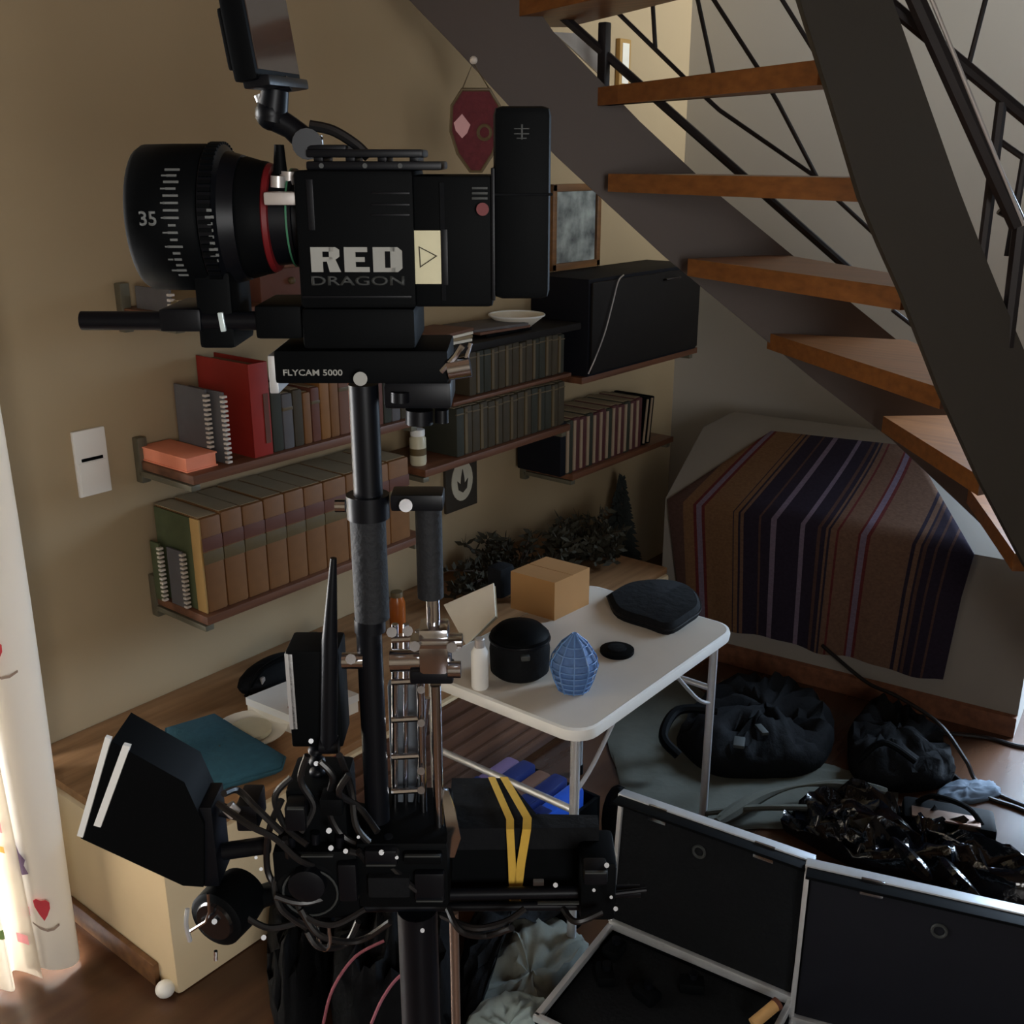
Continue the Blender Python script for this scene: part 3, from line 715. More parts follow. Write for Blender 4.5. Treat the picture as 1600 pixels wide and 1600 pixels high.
# ------------------------------------------------------------------ striped blanket on the chest
def blanket_mat():
    m = bpy.data.materials.new('striped_woven_blanket'); m.use_nodes = True; nt = m.node_tree; b_ = nt.nodes['Principled BSDF']
    b_.inputs['Roughness'].default_value = 0.95
    b_.inputs['Specular IOR Level'].default_value = 0.1
    at = nt.nodes.new('ShaderNodeUVMap'); sp = nt.nodes.new('ShaderNodeSeparateXYZ'); nt.links.new(at.outputs[0], sp.inputs[0])
    r = nt.nodes.new('ShaderNodeValToRGB'); cr = r.color_ramp; cr.interpolation = 'CONSTANT'
    tan = rgb(112, 84, 60); tan2 = rgb(104, 80, 66); blk = rgb(44, 38, 50); red = rgb(92, 42, 42); mau = rgb(112, 100, 116); brn = rgb(80, 60, 54)
    def ramp(rp, lst):
        c_ = rp.color_ramp; c_.interpolation = 'CONSTANT'
        c_.elements[0].position = 0; c_.elements[0].color = lst[0][1]
        c_.elements[1].position = lst[1][0]; c_.elements[1].color = lst[1][1]
        for p_, k_ in lst[2:]: c_.elements.new(p_).color = k_
    ramp(r, [(0, brn), (.03, tan), (.07, red), (.082, mau), (.1, red), (.112, tan), (.215, blk), (.222, tan), (.235, blk), (.245, tan2), (.255, blk), (.31, brn), (.32, blk), (.355, mau), (.372, blk), (.455, mau), (.472, blk), (.515, brn), (.525, blk), (.54, tan2), (.55, blk), (.558, tan2)])
    r2 = nt.nodes.new('ShaderNodeValToRGB')
    ramp(r2, [(0, tan2), (.575, red), (.585, tan2), (.645, red), (.656, mau), (.675, red), (.687, tan2), (.815, blk), (.825, tan2), (.84, blk), (.85, brn), (.86, blk), (.885, brn), (.893, blk), (.925, brn), (.932, blk)])
    nt.links.new(sp.outputs[0], r.inputs[0]); nt.links.new(sp.outputs[0], r2.inputs[0])
    gt = nt.nodes.new('ShaderNodeMath'); gt.operation = 'GREATER_THAN'; gt.inputs[1].default_value = .565
    nt.links.new(sp.outputs[0], gt.inputs[0])
    mx = nt.nodes.new('ShaderNodeMix'); mx.data_type = 'RGBA'
    nt.links.new(gt.outputs[0], mx.inputs[0]); nt.links.new(r.outputs[0], mx.inputs[6]); nt.links.new(r2.outputs[0], mx.inputs[7])
    wv = nt.nodes.new('ShaderNodeTexNoise'); wv.inputs['Scale'].default_value = 90
    m2 = nt.nodes.new('ShaderNodeMix'); m2.data_type = 'RGBA'; m2.blend_type = 'MULTIPLY'; m2.inputs[0].default_value = .5
    nt.links.new(mx.outputs[2], m2.inputs[6]); nt.links.new(wv.outputs['Fac'], m2.inputs[7])
    nt.links.new(m2.outputs[2], b_.inputs['Base Color'])
    return m
M['blanket'] = blanket_mat()
NC = 40
rows = []
foldL, foldR = onF(1040, 828), onF(1530, 870)
zf = hF + .004
tl, tr_ = onS(1205, 673), onS(1425, 697)
fl = PL + fn * .012 + fd * ((onF(1042, 815) - PL).dot(fd)) + Vector((0, 0, zf))
frr = PL + fn * .012 + fd * ((onF(1525, 850) - PL).dot(fd)) + Vector((0, 0, zf))
for k in range(7): rows.append([lerp(lerp(tl, fl, k / 6), lerp(tr_, frr, k / 6), j / NC) for j in range(NC + 1)])
bl, br_ = onF(1066, 962), onF(1473, 1064)
mr = onF(1502, 935)
for k in range(1, 9):
    tk = k / 8
    R_ = lerp(frr, mr, tk * 2) if tk <= .5 else lerp(mr, br_, tk * 2 - 1)
    rows.append([lerp(lerp(fl, bl, tk), R_, j / NC) + fn * (.008 * math.sin(j * .9) * tk + .004) + Vector((0, 0, .006 * math.sin(j * .5) * tk)) for j in range(NC + 1)])
mbk = MB()
uvl = mbk.b.loops.layers.uv.new('UVMap')
mbk.slab(rows, fn * .006)
idx = {v: k for k, v in enumerate(mbk.b.verts)}
nper = len(rows) * (NC + 1)
def uof(i, j):                          # weave coordinate: stripes run straight though the cloth hangs askew
    if i <= 6: a0, a1 = lerp(.085, -.03, i / 6), lerp(.67, 1.0, i / 6)
    else: a0, a1 = lerp(-.03, .0, (i - 6) / 8), 1.0
    return lerp(a0, a1, j / NC)
for f_ in mbk.b.faces:
    for lp in f_.loops:
        k = idx[lp.vert] % nper; i_, j_ = k // (NC + 1), k % (NC + 1)
        lp[uvl].uv = (uof(i_, j_), i_ / len(rows))
solo('striped_blanket', mbk, 'blanket', PL + Vector((0, 0, .2)), 'striped brown and black woven blanket draped over the grey chest', 'blanket', smooth=1.0)

# ------------------------------------------------------------------ folding table
TZ = .56
tx0, tx1, ty0, ty1 = 1.535, 2.195, 1.045, 1.50
t = thing('folding_table', 'small white folding table with metal legs standing before the bench', 'table', ((tx0 + tx1) / 2, (ty0 + ty1) / 2, 0))
def rrect(x0, y0, x1, y1, r, z, n=6):
    out = []
    for cx, cy_, a0 in ((x1 - r, y1 - r, 0), (x0 + r, y1 - r, 90), (x0 + r, y0 + r, 180), (x1 - r, y0 + r, 270)):
        for k in range(n + 1):
            a_ = math.radians(a0 + 90 * k / n); out.append((cx + r * math.cos(a_), cy_ + r * math.sin(a_), z))
    return out
part('table_top', MB().prism(rrect(tx0 + .004, ty0 + .004, tx1 - .004, ty1 - .004, .05, TZ), (0, 0, -.02)), 'tabletop', t)
rimpts = rrect(tx0, ty0, tx1, ty1, .054, TZ - .012)
rim = MB(); n = len(rimpts)
cxy = Vector(((tx0 + tx1) / 2, (ty0 + ty1) / 2, TZ - .012))
prev = []
for p_ in rimpts:
    pv = Vector(p_); o_ = Vector((pv.x - cxy.x, pv.y - cxy.y, 0)).normalized() * .004
    prev.append((pv + o_ + Vector((0, 0, .010)), pv + o_ * 1.8, pv + o_ + Vector((0, 0, -.014)), pv - o_ + Vector((0, 0, -.014)), pv - o_ + Vector((0, 0, .0125))))
vv = [[rim.b.verts.new(p_) for p_ in ring] for ring in prev]
for i in range(n):
    A_, B_ = vv[i], vv[(i + 1) % n]
    for k in range(5): rim.b.faces.new((A_[k], A_[(k + 1) % 5], B_[(k + 1) % 5], B_[k]))
part('edge_band', rim, 'white', t, 'white aluminium edge band')
for lx, ly in ((tx0 + .02, ty0 + .03), (tx0 + .02, ty1 - .03), (tx1 - .05, ty0 + .03), (tx1 - .05, ty1 - .03)):
    part('leg', MB().cyl((lx, ly, .012), (lx, ly, TZ - .02), .0105), 'alum', t)
    part('foot_cap', MB().cyl((lx, ly, 0), (lx, ly, .03), .013), 'black', t)
part('stretcher', MB().cyl((tx0 + .02, ty0 + .03, .36), (tx0 + .02, ty1 - .03, .36), .008), 'alum', t)
part('stretcher', MB().cyl((tx1 - .05, ty0 + .03, .40), (tx1 - .05, ty1 - .03, .40), .008), 'alum', t)
part('fold_brace', MB().tube(spline([(tx1 - .05, ty0 + .03, .36), (tx1 - .12, ty0 + .03, .40), (tx1 - .25, ty0 + .035, .53)], 5), .005), 'alum', t)
part('fold_brace', MB().tube(spline([(tx0 + .02, ty0 + .03, .40), (tx0 + .09, ty0 + .03, .44), (tx0 + .2, ty0 + .035, .53)], 5), .005), 'alum', t)

# on the table
A_, B_, C_ = Zp(798, 950, TZ), Zp(866, 970, TZ), Zp(920, 944, TZ)
h = .10
t = thing('cardboard_box', 'small brown cardboard box on the white table', 'box', tuple((A_ + C_) / 2))
D_ = A_ + C_ - B_
part('carton', MB().prism([A_, B_, C_, D_], (0, 0, h)), 'card', t, smooth=0)
up = Vector((0, 0, h))
part('flap', MB().prism([A_ + up, B_ + up, lerp(B_, C_, .49) + up, lerp(A_, D_, .49) + up], (0, 0, .002)), 'card', t, smooth=0)
part('flap', MB().prism([lerp(B_, C_, .51) + up, C_ + up, D_ + up, lerp(A_, D_, .51) + up], (0, 0, .002)), 'card', t, smooth=0)
P = Zp(812, 1050, TZ)
t = thing('lens_pouch', 'round black lens pouch on the table beside the blue lantern', 'pouch', (P.x, P.y, TZ))
part('body', MB().lathe([(.055, 0), (.066, .01), (.068, .06), (.064, .085)], P, seg=28), 'blackcloth', t)
part('lid', MB().lathe([(.066, .086), (.066, .096), (.05, .112), (.02, .118), (0, .119)], P, seg=28), 'black', t)
part('zip', MB().lathe([(.0685, .083), (.0695, .086), (.0685, .089)], P, seg=28), 'black2', t)
part('tab', MB().box(P + Vector((-.045, -.05, .07)), (.02, .02, .012), Matrix.Rotation(.8, 3, 'Z'), .003), 'print_dim', t)
P = Zp(896, 1076, TZ)
t = thing('wire_lantern', 'blue woven wire lantern with a pointed top on the white table', 'lantern', (P.x, P.y, TZ))
prof = [(.033, 0), (.045, .03), (.053, .06), (.050, .075), (.028, .110), (.004, .132)]
part('body', MB().lathe([(r * .93, z_) for r, z_ in prof], P, seg=10), mat('blue_lantern_paper', rgb(78, 112, 164), .6, var=.35, scale=90), t, smooth=0)
for k in range(10):
    a_ = 2 * PI * k / 10
    part('rib', MB().tube([P + Vector((r * math.cos(a_), r * math.sin(a_), z_)) for r, z_ in prof], .0018, 5), 'blueglass', t)
for r, z_ in ((.034, .003), (.0385, .015), (.045, .03), (.049, .045), (.053, .06), (.050, .075), (.040, .092), (.029, .109)):
    part('hoop', MB().tube([P + Vector((r * math.cos(2 * PI * k / 20), r * math.sin(2 * PI * k / 20), z_)) for k in range(20)], .0014, 5, True), 'blueglass', t)
P = Zp(964, 1020, TZ)
t = thing('flat_tin', 'flat round black tin lying right of the blue lantern', 'tin', (P.x, P.y, TZ))
part('disc', MB().lathe([(.038, 0), (.04, .003), (.04, .010), (.036, .012)], P, seg=28), 'black', t)
part('grip', MB().lathe([(.022, .012), (.022, .015), (.019, .016)], P, seg=24), 'deep', t)
hull = [(950, 940), (985, 922), (1040, 918), (1080, 930), (1093, 958), (1075, 975), (1044, 992), (1010, 982), (965, 966)]
hp = [Zp(x_, y_, TZ) for x_, y_ in hull]; hp = spline(hp + hp[:1], 4)[:-1]; c_ = sum(hp, Vector()) / len(hp)
t = thing('flat_pouch', 'flat black padded pouch at the far corner of the white table', 'pouch', tuple(c_))
part('pad', MB().slab([[p_ * 1.0 for p_ in hp + hp[:1]], [c_ + (p_ - c_) * 1.02 + Vector((0, 0, .014)) for p_ in hp + hp[:1]], [c_ + (p_ - c_) * .93 + Vector((0, 0, .026)) for p_ in hp + hp[:1]], [c_ + (p_ - c_) * .02 + Vector((0, 0, .03)) for p_ in hp + hp[:1]]], (0, 0, .0015)), 'blackcloth', t)
part('zip', MB().tube([c_ + (p_ - c_) * 1.025 + Vector((0, 0, .014)) for p_ in hp], .0025, 6, True), 'black2', t)
P = Zp(735, 1005, TZ)
fwP = Fw(P)
t = thing('instruction_booklet', 'cream white booklet standing tilted at the left of the table', 'booklet', tuple(P))
bn_ = Vector((-.72, .10, .66)).normalized()
bq = [Pp(x_, y_, P, bn_) for x_, y_ in ((693, 945), (771, 911), (774, 962), (728, 1008))]
part('cover', MB().prism(bq, bn_ * -.003), 'paper', t, smooth=0)
part('page_block', MB().prism([lerp(sum(bq, Vector()) / 4, p_, .96) - bn_ * .003 for p_ in bq], bn_ * -.010), 'pages', t, smooth=0)
P = Zp(750, 1074, TZ)
t = thing('spray_bottle', 'slim white bottle standing at the front edge of the table', 'bottle', tuple(P))
part('body', MB().lathe([(.017, 0), (.019, .004), (.019, .085), (.012, .098)], P, seg=20), 'white', t)
part('cap', MB().lathe([(.011, .098), (.011, .116), (.009, .118)], P, seg=16), 'silver', t)
# dark pouch behind the box
P = Zp(785, 930, TZ)
solo('small_bag', MB().mm(P + Vector((-.03, -.02, 0)), P + Vector((.03, .03, .085)), .012), 'blackcloth', P, 'small black bag standing left behind the cardboard box', 'bag')

# ------------------------------------------------------------------ things on the bench
BZ = bh + .022
P = Zp(360, 1190, BZ)
cq = [Zp(x_, y_, BZ) for x_, y_ in ((262, 1150), (335, 1128), (445, 1195), (440, 1212), (335, 1245), (262, 1220))]
c_ = sum(cq, Vector()) / 6
t = thing('teal_cushion', 'flat teal cushion lying on the bench behind the hooded monitor', 'cushion', tuple(c_))
lay = []
for s_, dz in ((.9, 0.0), (1.0, .012), (1.0, .022), (.9, .032), (.5, .038), (.02, .04)):
    lay.append([c_ + (p_ - c_) * s_ + Vector((0, 0, dz)) for p_ in cq + cq[:1]])
part('pad', MB().slab(lay, (0, 0, .001)), 'teal', t, smooth=1.0)
part('piping', MB().tube([c_ + (p_ - c_) * 1.01 + Vector((0, 0, .018)) for p_ in cq], .004, 6, True), 'teal', t)
P = Zp(392, 1150, BZ)
t = thing('round_tray', 'oval white tray on the bench beyond the teal cushion', 'tray', tuple(P))
part('plate', MB().lathe([(.03, 0), (.06, .004), (.085, .018), (.088, .022), (.08, .02), (.055, .009), (0, .007)], P, seg=28), 'paper', t)
part('lid', MB().lathe([(.05, .012), (.05, .022), (.02, .028), (0, .029)], P, seg=24), 'jar', t)
P0, P1 = Zp(392, 1108, BZ + .0), Zp(545, 1155, BZ)
t = thing('gift_box', 'white flat box with an amber ornament on the bench beyond the tray', 'box', tuple((P0 + P1) / 2))
b0, b1, b2 = Zp(388, 1118, BZ), Zp(470, 1152, BZ), Zp(560, 1112, BZ)
part('body', MB().prism([b0, b1, b2, b0 + b2 - b1], (0, 0, .045)), 'paper', t, smooth=0)
cc = (b0 + b2) / 2
part('lid', MB().prism([cc + (p_ - cc) * 1.02 + Vector((0, 0, .03)) for p_ in (b0, b1, b2, b0 + b2 - b1)], (0, 0, .02)), 'white', t, smooth=0)
part('ornament', MB().ell(lerp(b0, b1, .7) + (b2 - b1) * .2 + Vector((0, 0, .055)), (.02, .013, .007)), 'amber', t)
P = Zp(405, 1090, BZ)
t = thing('camera_bag', 'black soft camera bag lying against the wall on the bench', 'bag', tuple(P))
part('body', MB().ell(P + Vector((.06, .02, .04)), (.11, .05, .04), R=Matrix.Rotation(.1, 3, 'Z')), 'blackcloth', t)
part('buckle', MB().box(P + Vector((-.0, -.02, .055)), (.012, .008, .018), None, .002), 'silver', t)
part('strap', MB().tube(spline([P + Vector((-.04, .0, .02)), P + Vector((.0, -.02, .085)), P + Vector((.1, -.02, .09)), P + Vector((.17, .02, .03))], 6), .006, 6), 'black', t)
for k, (px, py, m_, lab, r_, h_) in enumerate(((492, 1030, 'olive', 'small olive glass jar at the wall on the bench', .022, .075), (520, 1045, 'amber', 'small amber glass jar on the bench beside the olive jar', .026, .07), (622, 985, 'amber', 'amber bottle on the bench behind the metal post', .024, .12))):
    P = Zp(px, py, BZ)
    t = thing('glass_jar', lab, 'jar', tuple(P), group='jars on the bench')
    part('body', MB().lathe([(r_ * .9, 0), (r_, .005), (r_, h_ * .75), (r_ * .7, h_ * .9)], P, seg=20), m_, t)
    part('lid', MB().lathe([(r_ * .75, h_ * .9), (r_ * .75, h_), (r_ * .7, h_ * 1.02)], P, seg=20), 'dimgold', t)
# dried branches and a small dark fir ornament at the corner
def plant(name, label, cat, base, n, length, spread, m_leaf, up_=.5, tri=14):
    t = thing(name, label, cat, tuple(base))
    rnd = random.Random(len(label))
    tw = MB(); lf = MB()
    for k in range(n):
        a_ = rnd.uniform(0, 2 * PI); e_ = rnd.uniform(.1, up_)
        d_ = Vector((math.cos(a_) * spread[0], math.sin(a_) * spread[1], e_)); L_ = length * rnd.uniform(.6, 1)
        pts_ = spline([base, base + d_ * L_ * .5 + Vector((0, 0, .02)), base + d_ * L_], 4)
        tw.tube(pts_, [.004 - .0026 * q_ / len(pts_) for q_ in range(len(pts_))], 5)
        for p_ in pts_[2:]:
            for q_ in range(tri // 4):
                v_ = Vector((rnd.uniform(-1, 1), rnd.uniform(-1, 1), rnd.uniform(-.4, 1))).normalized() * rnd.uniform(.02, .05)
                s_ = v_.orthogonal().normalized() * .008
                lf.prism([p_, p_ + v_ * .5 + s_, p_ + v_, p_ + v_ * .5 - s_], v_.cross(s_).normalized() * .001)
    part('twigs', tw, 'bark', t, kind='stuff'); part('foliage', lf, m_leaf, t, kind='stuff', smooth=0)
    return t
plant('dried_branches', 'pile of dried grey-green branches on the bench behind the cardboard box', 'branches', Vector((2.45, 1.95, BZ)), 46, .24, (1.1, .75), 'plant', .5, 16)
plant('dried_branches', 'dark dried branches in the corner left of the blanket', 'branches', Vector((2.80, 1.92, BZ)), 44, .20, (.8, .8), 'plant', .7, 16)
ftop = Yp(972, 742, 2.08); FX, FYv = ftop.x, 2.08
ft = thing('fir_ornament', 'small dark fir tree ornament standing at the wall above the branches', 'ornament', (FX, FYv, 0))
part('trunk', MB().cyl((FX, FYv, 0), (FX, FYv, ftop.z - .01), .012, .004), 'bark', ft)
lf = MB(); rnd = random.Random(3)
for k in range(260):
    hh = rnd.random(); rad = .085 * (1 - hh) + .012; a_ = rnd.uniform(0, 2 * PI)
    p_ = Vector((FX, FYv, ftop.z - .34 + hh * .34)); d_ = Vector((math.cos(a_), math.sin(a_), -.25)) * rad
    s_ = d_.orthogonal().normalized() * .012
    lf.prism([p_, p_ + d_ * .6 + s_, p_ + d_, p_ + d_ * .6 - s_], d_.cross(s_).normalized() * .002)
part('foliage', lf, mat('very_dark_green_needles', rgb(40, 46, 44), .9), ft, kind='stuff', smooth=0)

# ------------------------------------------------------------------ camera rig (rig frame: right, forward, up)
def rig(name, label, cat, p, group=None):
    return thing(name, label, cat, toW(*p), RIGROT, group, off=p)
RX = Vector((1, 0, 0)); RZ = Vector((0, 0, 1)); RF = Vector((0, 1, 0))
FB = .86                                             # distance of the camera body's near face
def pbox(x0, y0, x1, y1, f0, f1, bev=.002):           # picture rectangle at near face f0, depth to f1
    a_ = Q(x0, y1, f0); b_ = Q(x1, y0, f0)
    return MB().mm((a_.x, f0, a_.z), (b_.x, f1, b_.z), bev)
def addp(mb, x0, y0, x1, y1, f0, f1, bev=.002):
    a_ = Q(x0, y1, f0); b_ = Q(x1, y0, f0); return mb.mm((a_.x, f0, a_.z), (b_.x, f1, b_.z), bev)
cc = rig('cinema_camera', 'black cinema camera with silver block lettering mounted on the post', 'camera', Q(560, 545, .91))
bd = part('body', pbox(470, 266, 645, 482, FB, .965, .004), 'black', cc)
for y_ in (300, 318, 334): part('cooling_rib', pbox(580, y_, 640, y_ + 4, FB - .001, FB + .004, .0005), 'black2', bd)
part('side_groove', pbox(482, 280, 488, 360, FB - .001, FB + .004, .0005), 'black2', bd)
part('lower_groove', pbox(472, 462, 643, 466, FB - .001, FB + .004, .0005), 'black2', bd)
part('lower_module', pbox(474, 482, 648, 546, FB + .006, .96, .004), 'black', cc)
part('side_module', pbox(645, 274, 770, 480, FB + .004, .955, .004), 'black', cc)
part('module_seam', pbox(690, 285, 694, 470, FB + .002, FB + .01, .0005), 'deep', cc)
def block_letters(parent):
    def L(polys, name):
        for poly in polys:
            pass
    a_ = Q(487, 425, FB); b_ = Q(628, 386, FB); W_ = b_.x - a_.x; H_ = b_.z - a_.z; yy = FB - .0006
    def rect(mb, x0, z0, x1, z1): mb.mm((a_.x + W_ * x0, yy, a_.z + H_ * z0), (a_.x + W_ * x1, FB + .001, a_.z + H_ * z1))
    def poly(mb, pts): mb.prism([(a_.x + W_ * x_, yy, a_.z + H_ * z_) for x_, z_ in pts], (0, .0016, 0))
    r = MB(); rect(r, 0, 0, .13, 1); rect(r, .13, .82, .25, 1); rect(r, .13, .42, .24, .6)
    poly(r, [(.20, 1), (.27, 1), (.315, .9), (.315, .62), (.27, .5), (.20, .5)][::1]); poly(r, [(.17, .5), (.27, .5), (.325, .0), (.20, 0)])
    part('letter_r', r, 'print_grey', parent, smooth=0)
    e_ = MB(); rect(e_, .365, 0, .49, 1); rect(e_, .49, .8, .62, 1); rect(e_, .49, .41, .59, .6); rect(e_, .49, 0, .64, .2)
    part('letter_e', e_, 'print_grey', parent, smooth=0)
    d_ = MB(); rect(d_, .68, 0, .81, 1); rect(d_, .81, .83, .92, 1); rect(d_, .81, 0, .92, .17)
    poly(d_, [(.87, 1), (.95, 1), (1.0, .85), (1.0, .15), (.95, 0), (.87, 0)])
    part('letter_d', d_, 'print_grey', parent, smooth=0)
block_letters(bd)
a_ = Q(487, 446, FB); b_ = Q(632, 431, FB)
text('lettering', 'DRAGON', bd, 'print_dim', a_, RX, RZ, b_.x - a_.x, b_.z - a_.z)
sm = part('label_plate', pbox(646, 360, 689, 444, FB + .002, FB + .006, .0006), 'label', cc, 'cream paper label with a play triangle')
tri = [Q(x_, y_, FB + .0012) for x_, y_ in ((655, 386), (682, 400), (657, 417))]
part('play_triangle', MB().tube(tri, .0008, 6, True), 'print_dark', sm)
part('label_holder', pbox(690, 358, 699, 446, FB + .001, FB + .006, .0006), 'black2', cc)
g = MB()
for y_ in (292, 300, 308): addp(g, 737, y_, 762, y_ + 4, FB + .002, FB + .006, .0004)
part('mode_bars', g, 'print_dim', cc)
part('record_button', MB().cyl(Q(754, 327, FB + .005), Q(754, 327, FB - .001), .005, seg=16), 'red', cc, 'small red record button')
bt_ = part('battery', pbox(772, 165, 862, 468, FB + .006, .95, .007), 'black', cc, 'tall black battery at the rear')
part('battery_seam', pbox(770, 302, 864, 306, FB + .0045, .952, .001), 'deep', bt_)
part('release_strip', pbox(768, 262, 773, 470, FB + .002, .95, .001), 'black2', bt_)
g = MB()
for dx_, dy_, w_, h_ in ((-12, -8, 24, 2), (-12, 0, 24, 2), (-1, -14, 3, 24), (-8, 7, 16, 2)): addp(g, 815 + dx_, 208 + dy_, 815 + dx_ + w_, 208 + dy_ + h_, FB + .0055, FB + .009, .0003)
part('emblem', g, 'print_dim', bt_)
g = MB(); addp(g, 478, 233, 660, 246, FB + .02, .94, .002); addp(g, 478, 252, 690, 266, FB + .01, .95, .002)
for x_ in (490, 540, 590, 640): addp(g, x_, 244, x_ + 14, 254, FB + .025, .935, .001)
tp = part('top_plate', g, 'black2', cc, 'slotted top plate')
for x_ in (502, 570, 625): part('screw', MB().cyl(Q(x_, 259, FB + .011), Q(x_, 259, FB + .008), .002, seg=10), 'print_dim', tp)
g = MB(); addp(g, 415, 232, 440, 268, FB + .03, .93, .003)
part('antenna_stub', MB().cyl(Q(438, 272, .9), Q(436, 226, .9), .006, .004, 10), 'black', cc)
part('lens_lock_knob', MB().cyl(Q(434, 293, .89), Q(434, 275, .89), .006, seg=12).cyl(Q(452, 288, .9), Q(452, 268, .9), .008, seg=12), 'silver', cc)
# lens along the rig's right axis
LC = .918
lens = None
def lz(py): return Q(300, py, LC).z
def lx(px): return Q(px, 343, .868).x
zc = Q(300, 341, LC).z
PXM = (Q(1000, 341, LC).x - Q(900, 341, LC).x) / 100
def ring(px_list): return MB().lathe([(r_ * PXM, lx(p_) - lx(195)) for p_, r_ in px_list], (lx(195), LC, zc), (1, 0, 0), seg=40)
ls = part('lens', ring([(196, 96), (198, 104), (206, 109), (252, 110), (306, 110), (310, 107)]), 'black', cc, 'black prime lens barrel')
part('front_element', ring([(199, 0.0), (197, 60), (195.5, 92)]), 'gloss', ls)
part('focus_ring', ring([(310, 104), (313, 110), (334, 110), (340, 100), (364, 94)]), 'black2', ls)
part('iris_ring', ring([(364, 90), (370, 92), (392, 86), (404, 84)]), 'black', ls)
part('red_ring', ring([(404, 82), (406, 83), (413, 80), (414, 76)]), 'red', ls, 'red accent ring')
part('mount_barrel', ring([(414, 72), (440, 70), (442, 74), (449, 74), (450, 68), (472, 66)]), 'black2', ls)
part('green_ring', ring([(441, 74.5), (444, 74.5)]), 'green', ls)
# bars of focus teeth
g = MB()
for k in range(60):
    a_ = 2 * PI * k / 60
    c_ = Vector((lx(325), LC + 110 * PXM * math.cos(a_), zc + 110 * PXM * math.sin(a_)))
    g.box(c_, (.010, .0035, .003), Matrix.Rotation(a_, 3, 'X'))
part('focus_gear', g, 'black', ls)
def on_barrel(px, ang, rpx): return Vector((Q(px, 343, .859).x, LC - rpx * PXM * math.cos(ang), zc + rpx * PXM * math.sin(ang)))
g = MB(); rnd = random.Random(5)
for k in range(17):
    ang = .72 - k * .095
    w_ = rnd.choice((.006, .008, .012))
    g.box(on_barrel(268, ang, 110.4), (w_, .0009, .0018), Matrix.Rotation(-ang, 3, 'X'))
    if k % 2: g.box(on_barrel(256, ang, 110.4), (.004, .0009, .0012), Matrix.Rotation(-ang, 3, 'X'))
part('distance_scale', g, 'tick', ls)
g = MB()
for k in range(9):
    ang = .15 - k * .085
    g.box(on_barrel(328, ang, 111), (rnd.choice((.004, .007)), .0009, .0022), Matrix.Rotation(-ang, 3, 'X'))
part('iris_scale', g, 'tick', ls)
text('lettering', '35', ls, 'tick', (Q(217, 343, .857).x, LC - 110 * PXM - .0004, Q(217, 353, LC - .06).z), RX, RZ, 25 * PXM, 21 * PXM)
part('mount_tab', pbox(412, 300, 470, 321, .865, .89, .002), 'silver', cc, 'silver lens mount tab')
for f_ in (.885, .945): part('support_rod', MB().cyl(Q(128, 501, f_), Q(475, 501, f_), .0080, seg=16), 'black2', cc)
br_ = part('lens_support', pbox(312, 425, 358, 545, .88, .95, .004), 'black', cc)
part('support_glint', MB().box(Q(347, 503, .877), (.0045, .004, .016), Matrix.Rotation(-.1, 3, 'Y'), .001), 'blueglint', br_)  # pale sliver painted in as the bluish highlight on the bracket
part('rod_clamp', pbox(250, 483, 312, 519, .875, .955, .003), 'black2', cc)
part('rod_clamp', pbox(400, 478, 470, 530, .875, .955, .003), 'black', cc)
# small monitor on an articulated arm
mon = rig('top_monitor', 'small monitor seen edge-on atop the camera on a jointed arm', 'monitor', Q(430, 140, .90))
hd = Vector((-.13, .0, .99)).normalized(); nd = Vector((.955, -.17, .24)); nd = (nd - hd * nd.dot(hd)).normalized(); wd_ = hd.cross(nd)
if wd_.y < 0: wd_ = -wd_
base = Q(427, 130, .90)
Rm = Matrix((nd, wd_, hd)).transposed()
ctr = base + hd * .085
ctr = ctr + nd * -.003
mb_ = part('housing', MB().box(ctr, (.019, .095, .17), Rm, .003), 'black', mon)
part('screen', MB().box(ctr + nd * .0098, (.001, .086, .155), Rm), 'screen', mb_)
part('battery_pack', MB().box(ctr - nd * .014 - hd * .052, (.012, .06, .045), Rm, .003), 'black', mon)
part('lower_bezel', MB().box(ctr + nd * .006 - hd * .086, (.022, .085, .008), Rm, .002), 'black2', mon)
part('arm_joint', MB().cyl(Q(418, 142, .9), Q(452, 130, .9), .006).cyl(Q(430, 140, .9), Q(424, 190, .9), .011, .013).ell(Q(424, 178, .9), (.013, .013, .013)), 'black2', mon)
part('arm_link', MB().tube([Q(424, 182, .9), Q(455, 200, .9), Q(492, 232, .9)], [.0105, .009, .011], 12).cyl(Q(480, 225, .885), Q(480, 225, .93), .012), 'black2', mon)
part('clamp_knob', MB().cyl(Q(497, 212, .905), Q(500, 235, .905), .0035, seg=10).cyl(Q(404, 148, .9), Q(408, 158, .9), .004, seg=10), 'alum', mon)
part('foot', MB().mm(Q(470, 246, .885), Q(540, 226, .885) + RF * .04, .002), 'black2', mon)
part('cable', MB().tube(spline([Q(484, 196, .9), Q(520, 204, .9), Q(556, 226, .9), Q(576, 246, .9)], 6), .0042, 8), 'cable', mon)

